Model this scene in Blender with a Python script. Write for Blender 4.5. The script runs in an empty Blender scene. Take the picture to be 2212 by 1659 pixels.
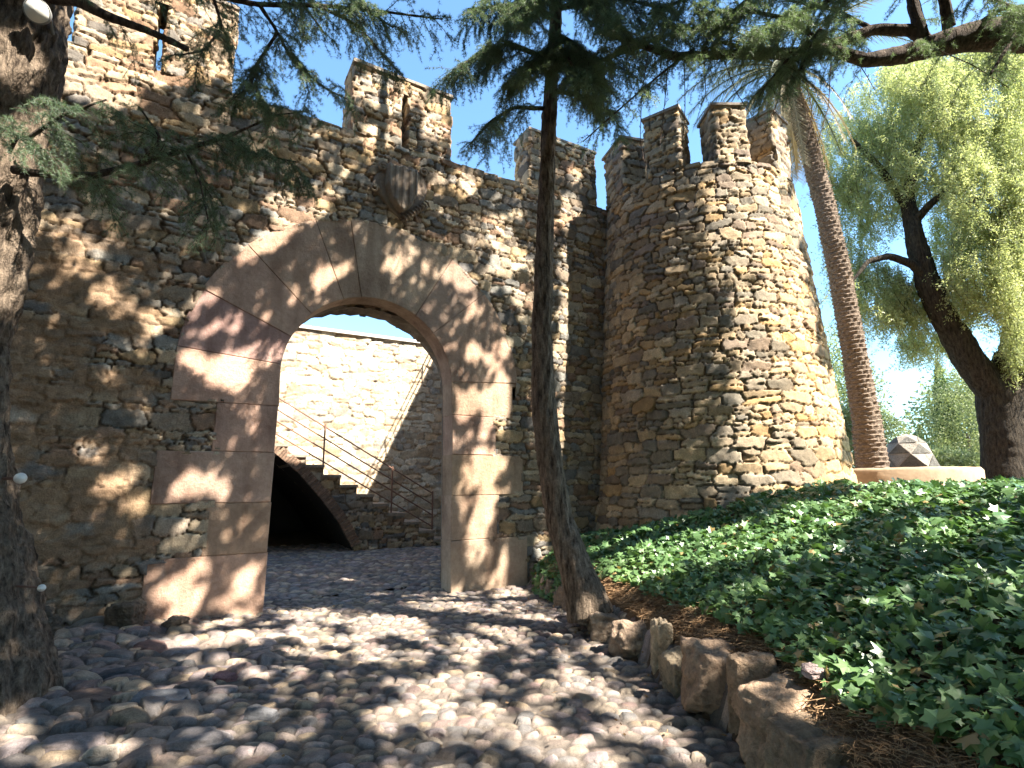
import bpy, math, random
import numpy as np
from mathutils.bvhtree import BVHTree
from mathutils import Vector
rng = np.random.default_rng(7)
random.seed(7)
sc = bpy.context.scene
R = math.radians

# ------------------------------------------------------------------ camera
FPX = 1180.; PITCH = R(10.6); ROLL = R(0.5)
EYE = np.array([0, 0, 1.6])
fw = np.array([0, math.cos(PITCH), math.sin(PITCH)]); rt0 = np.array([1., 0, 0]); up0 = np.cross(rt0, fw)
rt = math.cos(ROLL)*rt0 - math.sin(ROLL)*up0; up = math.sin(ROLL)*rt0 + math.cos(ROLL)*up0
cam = bpy.data.cameras.new('camera'); co = bpy.data.objects.new('camera', cam); sc.collection.objects.link(co)
sc.camera = co
cam.sensor_width = 36; cam.lens = 36*FPX/2212; cam.clip_start = 0.05; cam.clip_end = 3000
from mathutils import Matrix
co.matrix_world = Matrix(((rt[0], up[0], -fw[0], EYE[0]), (rt[1], up[1], -fw[1], EYE[1]), (rt[2], up[2], -fw[2], EYE[2]), (0, 0, 0, 1)))

def ray(x, y):
    d = fw*FPX + rt*(x-1106) + up*(829.5-y); return d/np.linalg.norm(d)
def at(x, y, Y):
    d = ray(x, y); return EYE + d*(Y/d[1])
def pix(P):
    v = P-EYE; z = v@fw
    zz = np.where(np.abs(z) < 1e-6, 1e-6, z)
    return 1106+FPX*(v@rt)/zz, 829.5-FPX*(v@up)/zz, z

# ------------------------------------------------------------------ light
SUN_AZ, SUN_EL = R(118), R(48)
S = np.array([math.sin(SUN_AZ)*math.cos(SUN_EL), math.cos(SUN_AZ)*math.cos(SUN_EL), math.sin(SUN_EL)])
world = bpy.data.worlds.new('World'); sc.world = world; world.use_nodes = True
wn_ = world.node_tree; bg = wn_.nodes['Background']
sky = wn_.nodes.new('ShaderNodeTexSky'); sky.sky_type = 'NISHITA'; sky.sun_disc = False
sky.sun_elevation = SUN_EL; sky.sun_rotation = SUN_AZ; sky.altitude = 200; sky.air_density = 1.0; sky.dust_density = 0.6; sky.ozone_density = 0.4
tn = wn_.nodes.new('ShaderNodeMixRGB'); tn.blend_type = 'MULTIPLY'; tn.inputs[0].default_value = 1; tn.inputs[2].default_value = (.80, 1.05, 1.14, 1)
wn_.links.new(sky.outputs[0], tn.inputs[1]); wn_.links.new(tn.outputs[0], bg.inputs[0]); bg.inputs[1].default_value = 0.09
sl = bpy.data.lights.new('sun', 'SUN'); so = bpy.data.objects.new('sun', sl); sc.collection.objects.link(so)
sl.energy = 5.0; sl.angle = R(0.5); sl.color = (1.0, 0.93, 0.82)
so.rotation_euler = Vector(tuple(-S)).to_track_quat('-Z', 'Y').to_euler(); so.location = (10, 0, 30)
sc.view_settings.view_transform = 'Standard'; sc.view_settings.look = 'None'
sc.view_settings.exposure = 2.25; sc.view_settings.gamma = 1.0
sc.cycles.max_bounces = 6; sc.cycles.transparent_max_bounces = 6

# ------------------------------------------------------------------ helpers
def mkobj(name, V, F, mat, parent=None, col=None, smooth=False):
    V = np.asarray(V, dtype=np.float32); me = bpy.data.meshes.new(name)
    if isinstance(F, list) and len(F) and not isinstance(F[0], np.ndarray):
        me.from_pydata([tuple(v) for v in V.tolist()], [], F)
    else:
        Fs = F if isinstance(F, list) else [F]
        Fs = [np.asarray(f, dtype=np.int32) for f in Fs if len(f)]
        me.vertices.add(len(V)); me.vertices.foreach_set('co', V.ravel())
        idx = np.concatenate([f.ravel() for f in Fs]); cnt = np.concatenate([np.full(len(f), f.shape[1]) for f in Fs])
        st = np.concatenate([[0], np.cumsum(cnt)[:-1]]).astype(np.int32)
        me.loops.add(len(idx)); me.loops.foreach_set('vertex_index', idx)
        me.polygons.add(len(cnt)); me.polygons.foreach_set('loop_start', st)
        me.update(calc_edges=True)
    if col is not None:
        ca = me.color_attributes.new('Col', 'FLOAT_COLOR', 'POINT')
        c4 = np.ones((len(V), 4), dtype=np.float32); c4[:, :3] = col
        ca.data.foreach_set('color', c4.ravel())
    me.polygons.foreach_set('use_smooth', np.full(len(me.polygons), smooth, dtype=bool))
    me.materials.append(mat)
    o = bpy.data.objects.new(name, me); sc.collection.objects.link(o)
    if parent: o.parent = parent
    return o
def tag(o, label=None, cat=None, group=None, kind=None):
    if label: o['label'] = label
    if cat: o['category'] = cat
    if group: o['group'] = group
    if kind: o['kind'] = kind
    return o
def thing(name, label, cat, loc, group=None):
    o = bpy.data.objects.new(name, None); sc.collection.objects.link(o); o.location = tuple(loc)
    bpy.context.view_layer.update()
    return tag(o, label, cat, group)
def part(o, root):   # parent without moving (mesh data are in world coordinates)
    o.parent = root; o.matrix_parent_inverse = Matrix.Translation(-root.location); return o
def join(parts):
    V = []; F = {}; C = []; n = 0
    for p in parts:
        v, f = p[0], p[1]; V.append(np.asarray(v, float))
        for ff in (f if isinstance(f, list) else [f]):
            ff = np.asarray(ff); 
            if len(ff): F.setdefault(ff.shape[1], []).append(ff+n)
        if len(p) > 2: C.append(np.broadcast_to(p[2], (len(v), 3)))
        n += len(v)
    return np.concatenate(V), [np.concatenate(x) for x in F.values()], (np.concatenate(C) if C else None)
def hsh(ix, iy, seed):
    with np.errstate(over='ignore'):
        h = (ix.astype(np.int64)*374761393 + iy.astype(np.int64)*668265263 + seed*974634777) & 0xffffffff
        h = ((h ^ (h >> 13))*1274126177) & 0xffffffff
        h = h ^ (h >> 16)
    return (h & 0xffff)/65535.
def vn(x, y, seed=0):
    ix = np.floor(x); iy = np.floor(y); fx = x-ix; fy = y-iy
    fx = fx*fx*(3-2*fx); fy = fy*fy*(3-2*fy)
    a = hsh(ix, iy, seed); b = hsh(ix+1, iy, seed); c = hsh(ix, iy+1, seed); d = hsh(ix+1, iy+1, seed)
    return (a+(b-a)*fx)*(1-fy)+(c+(d-c)*fx)*fy
def fbm(x, y, seed=0, o=4):
    s = 0; a = .5; t = 0
    for k in range(o):
        s = s+a*vn(x*2**k, y*2**k, seed+k); t += a; a *= .5
    return s/t
def sst(a, b, x):
    t = np.clip((x-a)/(b-a), 0, 1); return t*t*(3-2*t)
def box(c0, c1):
    (x0, y0, z0), (x1, y1, z1) = c0, c1
    V = np.array([(x0, y0, z0), (x1, y0, z0), (x1, y1, z0), (x0, y1, z0), (x0, y0, z1), (x1, y0, z1), (x1, y1, z1), (x0, y1, z1)], float)
    F = np.array([(0, 3, 2, 1), (4, 5, 6, 7), (0, 1, 5, 4), (1, 2, 6, 5), (2, 3, 7, 6), (3, 0, 4, 7)])
    return V, F

# ------------------------------------------------------------------ materials
def mat(name):
    m = bpy.data.materials.new(name); m.use_nodes = True
    nt = m.node_tree; b = nt.nodes['Principled BSDF']; return m, nt, b
def N(nt, t, **k):
    n = nt.nodes.new(t)
    for a, v in k.items(): setattr(n, a, v)
    return n
def noise(nt, scale, detail=4, rough=.6, vec=None, coord='Object'):
    t = N(nt, 'ShaderNodeTexNoise'); t.inputs['Scale'].default_value = scale; t.inputs['Detail'].default_value = detail; t.inputs['Roughness'].default_value = rough
    if vec is None:
        g = N(nt, 'ShaderNodeNewGeometry'); nt.links.new(g.outputs['Position'], t.inputs['Vector'])
    else: nt.links.new(vec, t.inputs['Vector'])
    return t
def ramp(nt, src, stops):
    r = N(nt, 'ShaderNodeValToRGB'); cr = r.color_ramp
    while len(cr.elements) < len(stops): cr.elements.new(.5)
    for e, (p, c) in zip(cr.elements, stops): e.position = p; e.color = (*c, 1)
    nt.links.new(src, r.inputs[0]); return r.outputs[0]
def mul(nt, a, b, fac=1., mode='MULTIPLY'):
    m = N(nt, 'ShaderNodeMixRGB', blend_type=mode); m.inputs[0].default_value = fac
    nt.links.new(a, m.inputs[1]); nt.links.new(b, m.inputs[2]); return m.outputs[0]
def bump(nt, b, src, dist, strength=1.):
    n = N(nt, 'ShaderNodeBump'); n.inputs['Distance'].default_value = dist; n.inputs['Strength'].default_value = strength
    nt.links.new(src, n.inputs['Height']); nt.links.new(n.outputs[0], b.inputs['Normal'])
def attr_mat(name, rough=.9, ns=9., lo=.62, hi=1.3, fine=60., bd=.012, spec=.25):
    m, nt, b = mat(name)
    a = N(nt, 'ShaderNodeVertexColor', layer_name='Col')
    n1 = noise(nt, ns, 6, .65); c = mul(nt, a.outputs[0], ramp(nt, n1.outputs[0], [(.3, (lo,)*3), (.7, (hi, hi*.98, hi*.94))]))
    n2 = noise(nt, fine, 5, .7)
    c = mul(nt, c, ramp(nt, n2.outputs[0], [(.3, (.72,)*3), (.7, (1.22,)*3)]))
    nt.links.new(c, b.inputs['Base Color']); b.inputs['Roughness'].default_value = rough; b.inputs['Specular IOR Level'].default_value = spec
    ad = N(nt, 'ShaderNodeMath', operation='ADD'); nt.links.new(n1.outputs[0], ad.inputs[0]); nt.links.new(n2.outputs[0], ad.inputs[1])
    bump(nt, b, ad.outputs[0], bd); return m
M_rub = attr_mat('rubble_stone', lo=.7, hi=1.3, bd=.011)
M_cob = attr_mat('river_cobble', rough=.75, ns=16, lo=.66, hi=1.25, fine=110, bd=.012, spec=.35)
M_rock = attr_mat('edging_rock', ns=7, fine=40, bd=.03)
M_soil = attr_mat('garden_soil', ns=5, fine=50, bd=.03)
def sand_mat():
    m, nt, b = mat('dressed_sandstone')
    a = N(nt, 'ShaderNodeVertexColor', layer_name='Col')
    n1 = noise(nt, 1.6, 6, .6); c = mul(nt, a.outputs[0], ramp(nt, n1.outputs[0], [(.3, (.62, .56, .54)), (.48, (.95, .92, .90)), (.68, (1.15, 1.14, 1.1))]))
    n2 = noise(nt, 22, 6, .7); c = mul(nt, c, ramp(nt, n2.outputs[0], [(.35, (.88, .86, .84)), (.6, (1.05,)*3)]))
    v = N(nt, 'ShaderNodeTexNoise'); v.inputs['Scale'].default_value = 3.; v.inputs['Detail'].default_value = 5
    mp = N(nt, 'ShaderNodeMapping'); mp.inputs['Scale'].default_value = (1.6, 1.6, .25)
    g = N(nt, 'ShaderNodeNewGeometry'); nt.links.new(g.outputs['Position'], mp.inputs[0]); nt.links.new(mp.outputs[0], v.inputs['Vector'])
    c = mul(nt, c, ramp(nt, v.outputs[0], [(.38, (.74, .7, .68)), (.52, (1, 1, 1))]), .8)
    nt.links.new(c, b.inputs['Base Color']); b.inputs['Roughness'].default_value = .85; b.inputs['Specular IOR Level'].default_value = .2
    n3 = noise(nt, 130, 4, .7); ad = N(nt, 'ShaderNodeMath', operation='MULTIPLY_ADD'); nt.links.new(n2.outputs[0], ad.inputs[0]); ad.inputs[1].default_value = 2.; nt.links.new(n3.outputs[0], ad.inputs[2])
    bump(nt, b, ad.outputs[0], .009); return m
M_sand = sand_mat()
def bark_mat(name, c0, c1, sc_=(14, 14, 3.2), bd=.03):
    m, nt, b = mat(name)
    g = N(nt, 'ShaderNodeNewGeometry'); mp = N(nt, 'ShaderNodeMapping'); mp.inputs['Scale'].default_value = sc_
    nt.links.new(g.outputs['Position'], mp.inputs[0])
    t = noise(nt, 1.6, 7, .65, vec=mp.outputs[0]); n2 = noise(nt, 45, 5, .7)
    c = mul(nt, ramp(nt, t.outputs[0], [(.34, c0), (.62, c1)]), ramp(nt, n2.outputs[0], [(.3, (.7,)*3), (.7, (1.2,)*3)]))
    nt.links.new(c, b.inputs['Base Color']); b.inputs['Roughness'].default_value = .95; b.inputs['Specular IOR Level'].default_value = .15
    ad = N(nt, 'ShaderNodeMath', operation='MULTIPLY_ADD'); nt.links.new(t.outputs[0], ad.inputs[0]); ad.inputs[1].default_value = 3.; nt.links.new(n2.outputs[0], ad.inputs[2])
    bump(nt, b, ad.outputs[0], bd); return m
M_bark = bark_mat('conifer_bark', (.055, .04, .03), (.34, .26, .19), bd=.03)
M_bark3 = bark_mat('dark_branch_bark', (.03, .024, .02), (.13, .10, .08), bd=.02)  # dark cedar bark; the dark tone also stands in for crown shade on branches
M_bark2 = bark_mat('pepper_bark', (.02, .017, .014), (.085, .068, .05))
M_twig = bark_mat('twig_bark', (.05, .04, .035), (.15, .11, .09), (40, 40, 40), .003)
M_palmb = bark_mat('palm_bark', (.10, .075, .055), (.35, .265, .20), (10, 10, 30), .02)
def leaf_mat(name, c0, c1, trans=.35, rough=.5, spec=.4, tcol=None, wax=False):
    m, nt, b = mat(name)
    a = N(nt, 'ShaderNodeVertexColor', layer_name='Col')
    sp = N(nt, 'ShaderNodeSeparateColor'); nt.links.new(a.outputs[0], sp.inputs[0])
    hf = N(nt, 'ShaderNodeMath', operation='MULTIPLY'); hf.inputs[1].default_value = .5; nt.links.new(sp.outputs[0], hf.inputs[0])
    c = ramp(nt, hf.outputs[0], [(0., c0), (.5, c1), (.75, c1), (1., (.34, .24, .10))])
    nt.links.new(c, b.inputs['Base Color']); b.inputs['Roughness'].default_value = rough; b.inputs['Specular IOR Level'].default_value = spec
    tr = N(nt, 'ShaderNodeBsdfTranslucent'); mx = N(nt, 'ShaderNodeMixShader'); mx.inputs[0].default_value = trans
    c2 = mul(nt, c, ramp(nt, sp.outputs[0], [(0, tcol or (1.3, 1.4, .7)), (1, tcol or (1.3, 1.4, .7))]))
    nt.links.new(c2, tr.inputs[0]); nt.links.new(b.outputs[0], mx.inputs[1]); nt.links.new(tr.outputs[0], mx.inputs[2])
    nt.links.new(mx.outputs[0], nt.nodes['Material Output'].inputs[0]); return m
M_ndl = leaf_mat('cedar_needles', (.06, .10, .07), (.24, .32, .21), .3, .5)
M_can = leaf_mat('canopy_needles', (.03, .06, .03), (.09, .13, .06), .12)
M_ivy = leaf_mat('ivy_leaf', (.05, .12, .045), (.20, .32, .12), .22, .36, .5)
M_pep = leaf_mat('pepper_leaf', (.27, .31, .15), (.60, .61, .36), .5, tcol=(1.15, 1.2, .75))
M_hdg = leaf_mat('shrub_leaf', (.10, .14, .07), (.36, .40, .20), .4, tcol=(1.1, 1.15, .8))
M_cyp = leaf_mat('cypress_leaf', (.03, .07, .03), (.12, .2, .07), .25)
M_frond = leaf_mat('palm_frond', (.06, .09, .04), (.42, .33, .19), .3, tcol=(1.2, 1.1, .8))
def plain(name, c, rough=.6, metal=0, ns=30, lo=.85, bd=.001):
    m, nt, b = mat(name); n1 = noise(nt, ns, 5); 
    cc = ramp(nt, n1.outputs[0], [(.3, tuple(x*lo for x in c)), (.7, c)]); nt.links.new(cc, b.inputs['Base Color'])
    b.inputs['Roughness'].default_value = rough; b.inputs['Metallic'].default_value = metal; bump(nt, b, n1.outputs[0], bd); return m
M_iron = plain('railing_iron', (.22, .12, .085), .6, .2)
M_cop = plain('coping_slab', (.34, .28, .22), .9, ns=14, lo=.5, bd=.01)
M_white = plain('lamp_white', (.8, .78, .72), .35, ns=12, lo=.93)
M_grey = plain('lamp_housing', (.25, .25, .24), .5)
M_litter = plain('dry_needles', (.42, .25, .12), .8, ns=60, lo=.35)
M_cprt = plain('pale_plaster_coping', (.75, .72, .68), .8, ns=8, lo=.85)
M_conc = plain('basin_stone', (.42, .30, .19), .9, ns=7, lo=.65, bd=.01)
M_brick = attr_mat('arch_brick', ns=20, bd=.01)

# ------------------------------------------------------------------ gate wall frame
L0 = np.array([-3.0369, 7.0659, 0.]); wd = np.array([.86217, .50663, 0.]); wn = np.array([.50663, -.86217, 0.])
def W(u, z, off=0.):
    u, z, off = np.broadcast_arrays(np.asarray(u, float), np.asarray(z, float), np.asarray(off, float))
    return L0 + wd*u[..., None] + wn*off[..., None] + np.array([0, 0, 1.])*z[..., None]
def uo(x, y):
    dx = x-L0[0]; dy = y-L0[1]; return dx*wd[0]+dy*wd[1], dx*wn[0]+dy*wn[1]
TC = np.array([3.66, 10.05])
def TR(z): return 2.19-(z-1)*.0765+.10*np.clip((2.0-z)/1.2, 0, 1)**2
RLy = np.array([-8, 0, 2, 3.2, 3.6, 4.15, 4.85, 6., 7.3, 8.1, 8.9, 12]); RLx = np.array([1.3, 1.3, 1.34, 1.40, 1.40, 1.27, 1.17, .97, .70, .42, .28, .28])
def xr(y): return np.interp(y, RLy, RLx)
def ground(x, y):
    x = np.asarray(x, float); y = np.asarray(y, float)
    u, o = uo(x, y)
    d = x-xr(y)
    bed = .40+.33*np.clip(d, 0, 3.3)*np.where(d < 3, 1, .97)+.10*(fbm(x*.8, y*.8, 5)-.5)*np.clip(d, 0, 1)
    bed = np.minimum(bed, 1.37+.03*fbm(x, y, 9)) - .10*np.clip(1-(d/.3), 0, 1)
    bed = bed-.25*sst(8, 60, y)*0
    cy = .1+.04*np.clip(-o, 0, 8)
    flat = .1+.05*(fbm(x*.5, y*.5, 2)-.5)+.10*sst(-2.6, -4.8, x)
    inside = (o < -.1) & (u < 6.5)
    z = np.where(inside, cy, flat+(bed-flat)*sst(-.06, .06, d))
    return z

# ------------------------------------------------------------------ rubble surfaces
PAL_WALL = np.array([(.25, .20, .15), (.33, .26, .18), (.24, .16, .11), (.40, .33, .24), (.15, .14, .13), (.30, .22, .13), (.20, .19, .17), (.28, .23, .18)])
PAL_TOW = np.array([(.30, .23, .15), (.36, .27, .17), (.22, .17, .13), (.42, .33, .22), (.18, .16, .13), (.34, .23, .12), (.26, .22, .17), (.30, .24, .17)])
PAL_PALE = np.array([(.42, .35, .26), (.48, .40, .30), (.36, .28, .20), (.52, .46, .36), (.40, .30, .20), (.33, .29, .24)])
PAL_WALL = PAL_WALL*1.14; PAL_TOW = PAL_TOW*1.22
def seeds_rubble(a0, a1, b0, b1, hmin, hmax, asp, r):
    out = []; b = b0
    while b < b1:
        h = r.uniform(hmin, hmax)**1.0; a = a0-r.uniform(0, .3)
        while a < a1:
            w = h*r.uniform(*asp)
            if h > hmax*.6 and r.random() < .28:      # two thin stones stacked in a tall course
                out.append((a+w/2, b+h*.24, w*.5, h*.25, r.normal(0, .10))); out.append((a+w/2, b+h*.74, w*.5, h*.26, r.normal(0, .10)))
            else:
                out.append((a+w/2, b+h/2+r.normal(0, h*.12), w*.5, h*.5*r.uniform(.8, 1.15), r.normal(0, .13)))
            a += w
        b += h*.97
    return np.array(out)
def field(A, B, a0, b0, res, Sd, p=3., win=1.9, ang=0):
    F1 = np.full(A.shape, 9., np.float32); F2 = F1.copy(); ID = np.zeros(A.shape, np.int32)
    nb, na = A.shape
    for k, (ca, cb, wa, wb, ro) in enumerate(Sd):
        m = .06; ra = max(wa, wb)*win+m; rb = max(wb, wa*.5)*win+m
        i0 = max(0, int((ca-ra-a0)/res)); i1 = min(na, int((ca+ra-a0)/res)+1); j0 = max(0, int((cb-rb-b0)/res)); j1 = min(nb, int((cb+rb-b0)/res)+1)
        if i0 >= i1 or j0 >= j1: continue
        da = A[j0:j1, i0:i1]-ca; db = B[j0:j1, i0:i1]-cb
        c, s = math.cos(ro), math.sin(ro)
        d = ((np.abs(da*c+db*s)/wa)**p+(np.abs(db*c-da*s)/wb)**p)**(1/p)
        f1 = F1[j0:j1, i0:i1]; f2 = F2[j0:j1, i0:i1]; w = d < f1
        f2[:] = np.where(w, f1, np.minimum(f2, d)); f1[:] = np.where(w, d, f1); ID[j0:j1, i0:i1][w] = k
    return F1, F2, ID
def rubble(a0, a1, b0, b1, res, pal, seed, mapf, mask=None, hs=(.06, .205), asp=(1.05, 2.7), depth=.038, plaster=None, mort=(.13, .10, .075), closed=False, tint=None):
    r = np.random.default_rng(seed)
    na = int((a1-a0)/res)+1; nb = int((b1-b0)/res)+1
    a = np.linspace(a0, a1, na); b = np.linspace(b0, b1, nb); A, B = np.meshgrid(a, b)
    wa = .05*(fbm(A*4, B*4, seed+3, 3)-.5)*2; wb = .04*(fbm(A*4, B*4, seed+11, 3)-.5)*2
    wa += .012*(vn(A*30, B*30, seed+5)-.5)*2; wb += .012*(vn(A*30, B*30, seed+6)-.5)*2
    if closed:
        e = np.minimum(1, np.minimum(A-a0, a1-A)/.15); wa *= e; wb *= e
    Sd = seeds_rubble(a0-.1, a1+.1, b0-.1, b1+.1, hs[0], hs[1], asp, r)
    F1, F2, ID = field(A+wa, B+wb, a0, b0, res, Sd)
    wmin = np.minimum(Sd[ID, 2], Sd[ID, 3]); gap = (F2-F1)*wmin
    edge = sst(.002, .011, gap)
    K = len(Sd); sh = r.uniform(-.5, 1, K)[ID]*depth*.45; ta = r.normal(0, .10, K)[ID]; tb = r.normal(0, .10, K)[ID]
    body = sh+np.clip(ta*(A-Sd[ID, 0])+tb*(B-Sd[ID, 1]), -.016, .016)+.009*(fbm(A*12, B*12, seed+20, 4)-.5)*2-.003*np.clip(F1, 0, 1)**3
    H = edge*(depth*.55+body)-(1-edge)*depth*.65*(.5+vn(A*11, B*11, seed+8))
    c = pal[r.integers(0, len(pal), K)]*r.uniform(.75, 1.3, K)[:, None]
    C = c[ID]*(.85+.3*fbm(A*9, B*9, seed+30, 3))[..., None]
    mo = np.array(mort)*(.8+.5*vn(A*7, B*7, seed+31))[..., None]
    C = mo+(C-mo)*sst(.0, .012, gap)[..., None]
    if plaster is not None:
        pm = plaster(A, B)*sst(.42, .60, fbm(A*2.6, B*4.2, seed+40, 5)+.13*plaster(A, B)-.02)
        Hp = depth*.45+.035*(fbm(A*7, B*10, seed+41, 6)-.5)*2
        H = H+(np.maximum(H*.6+Hp*.4, Hp*.7)-H)*pm
        pc = np.array((.30, .20, .125))*(.7+.6*fbm(A*4, B*5, seed+42, 5))[..., None]
        C = C+(pc-C)*pm[..., None]*.92
    if tint is not None: C = C*tint(A, B)
    if closed: # periodic: stitch heights over the seam
        H[:, -1] = H[:, 0]; C[:, -1] = C[:, 0]
    V = mapf(A, B, H).reshape(-1, 3)
    idx = np.arange(na*nb).reshape(nb, na)
    Fq = np.stack([idx[:-1, :-1], idx[:-1, 1:], idx[1:, 1:], idx[1:, :-1]], -1)
    if mask is not None:
        mk = mask(A, B); kk = mk[:-1, :-1] & mk[1:, 1:] & mk[:-1, 1:] & mk[1:, :-1]; Fq = Fq[kk]
    return V, Fq.reshape(-1, 4), C.reshape(-1, 3)
def wallmap(off, flip=1):
    return lambda A, B, H: W(A, B, off+H*flip)
def rectmap(cx, cy, hx, hy, rad, wdir=wd, ndir=wn, base=L0):
    """perimeter parameter a (counter-clockwise seen from above in (u, off)) -> point on a rounded rectangle centred at u=cx, off=cy"""
    seg = []; lx = 2*(hx-rad); ly = 2*(hy-rad); q = math.pi/2*rad
    tot = 2*lx+2*ly+4*q
    def f(A, B, H):
        a = np.mod(A, tot); u = np.zeros_like(a); o = np.zeros_like(a); nu = np.zeros_like(a); no = np.zeros_like(a)
        s = 0
        for k, (ln, kind) in enumerate([(lx, 'l'), (q, 'c'), (ly, 'l'), (q, 'c'), (lx, 'l'), (q, 'c'), (ly, 'l'), (q, 'c')]):
            m = (a >= s) & (a <= s+ln+1e-9); t = a-s; side = k//2
            th0 = math.pi/2 - side*math.pi/2      # outward normal angle in (u, off): side 0 = front (+off)
            # walk along the front from -u to +u, then to -off ...
            if kind == 'l':
                n = np.array([math.cos(th0), math.sin(th0)]); tt = np.array([n[1], -n[0]])
                half = (lx if side % 2 == 0 else ly)/2
                ex = hy if side % 2 == 0 else hx
                uu = n[0]*ex+tt[0]*(t-half); oo = n[1]*ex+tt[1]*(t-half); Nu = np.full_like(t, n[0]); No = np.full_like(t, n[1])
            else:
                th = th0-(t/q)*math.pi/2; sx = [1, 1, -1, -1][side]; sy = [1, -1, -1, 1][side]
                Nu = np.cos(th); No = np.sin(th); uu = sx*(hx-rad)+rad*Nu; oo = sy*(hy-rad)+rad*No
            u[m] = uu[m]; o[m] = oo[m]; nu[m] = Nu[m]; no[m] = No[m]; s += ln
        P = base+wdir*(cx+u+nu*H)[..., None]+ndir*(cy+o+no*H)[..., None]; P = P.copy(); P[..., 2] = B; return P
    return f, tot
def rubbox(u0, u1, o0, o1, z0, z1, res, pal, seed, tint=None, **k):
    f, tot = rectmap((u0+u1)/2, (o0+o1)/2, (u1-u0)/2, (o1-o0)/2, .025)
    return rubble(0, tot, z0, z1, res, pal, seed, f, closed=True, depth=.035, tint=tint, **k)

ARC = (1.2, 3.1)
RI, RO = 1.225, 2.42
OUTL = [(2.65, 3.3, 1.22), (2.05, 2.65, .74), (1.43, 2.05, 1.31), (.82, 1.43, .75), (-.2, .82, 1.30)]   # left: z0, z1, extent left of u=0
OUTR = [(2.68, 3.26, 3.52), (2.08, 2.68, 3.20), (1.47, 2.08, 3.70), (.82, 1.47, 3.26), (-.3, .82, 3.76)]
def in_surround(A, B, m):
    r = np.hypot(A-ARC[0], B-ARC[1]); ins = (r < RO-m) & (B > 3.0)
    ins |= (A > 1.2-RO+m) & (A < 1.2) & (B > 2.65+m) & (B < 3.3)
    for z0, z1, e in OUTL: ins |= (A > -e+m) & (A < .9) & (B > z0+m) & (B < z1-m)
    for z0, z1, e in OUTR: ins |= (A < e-m) & (A > .9) & (B > z0+m) & (B < z1-m)
    # keep shared seams covered
    ins |= (A > -.7+m) & (A < 3.18-m) & (B < 3.3)
    return ins
ZT = 6.93; TH = .75
wall = thing('castle_gate_wall', 'battlemented rubble stone wall pierced by the big round gateway arch', 'castle wall', W(1.2, 0))
def plast(A, B): return sst(-.9, -1.7, A)*sst(5.0, 4.2, B)*sst(-.2, .4, B)
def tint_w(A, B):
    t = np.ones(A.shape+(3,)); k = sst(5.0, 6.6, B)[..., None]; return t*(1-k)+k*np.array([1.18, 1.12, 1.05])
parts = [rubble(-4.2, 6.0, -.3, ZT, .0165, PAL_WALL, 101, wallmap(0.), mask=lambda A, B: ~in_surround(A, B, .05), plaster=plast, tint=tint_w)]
V, F, C = join(parts); part(mkobj('masonry_face', V, F, M_rub, None, C, True), wall)
# rear leaf of the wall with a rougher, wider opening
def rear_open(A, B): 
    n = .05*(fbm(A*9, B*9, 77, 3)-.5)*2
    return (np.where(B > 3.1, ((A-1.2)/1.40)**2+((B-3.1)/1.19)**2 < 1+n*1.5, np.abs(A-1.2) < 1.40+n*.3))
p1 = rubble(-.6, 3.4, -.2, 5.3, .03, PAL_WALL, 103, wallmap(-.34), mask=lambda A, B: ~rear_open(A, B))
p2 = rubble(-4.2, 7.5, -.2, ZT, .05, PAL_PALE, 104, wallmap(-TH, -1), mask=lambda A, B: ~rear_open(A, B))
th = np.linspace(0, math.pi, 40); pu = np.concatenate([[2.6], 1.2+1.40*np.cos(th), [-.2]]); pz = np.concatenate([[-.2], 3.1+1.19*np.sin(th), [-.2]])
na = len(pu); sv = []; 
for o in (-.34, -.45, -.6, -TH): sv.append(W(pu+.02*rng.normal(size=na), pz+.02*rng.normal(size=na), o))
sv = np.concatenate(sv); idx = np.arange(4*na).reshape(4, na)
sf = np.stack([idx[:-1, :-1], idx[1:, :-1], idx[1:, 1:], idx[:-1, 1:]], -1).reshape(-1, 4)
V, F, C = join([p1, p2, (sv, sf, (.2, .16, .12))]); part(mkobj('rear_masonry', V, F, M_rub, None, C, False), wall)
# top bed of the wall and its coping slabs in the crenels
V, F = box((0, 0, 0), (1, 1, 1)); 
def slab(u0, u1, o0, o1, z0, z1, n, mat_, name, root, jit=.004):
    VV = []; 
    for k in range(n):
        a = u0+(u1-u0)*k/n+.003; b = u0+(u1-u0)*(k+1)/n-.003
        v, f = box((a, o0+rng.uniform(-jit, jit)*3, z0), (b, o1+rng.uniform(-jit, jit)*3, z1+rng.uniform(-jit, jit)))
        P = W(v[:, 0], v[:, 2]+rng.normal(0, .002, 8), v[:, 1]); VV.append((P, f))
    V, F, _ = join(VV); o = mkobj(name, V, F[0], mat_, None); part(o, root); return o
slab(-4.2, 6.9, -TH+.02, -.03, ZT-.05, ZT+.01, 16, M_cop, 'coping', wall)

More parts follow.
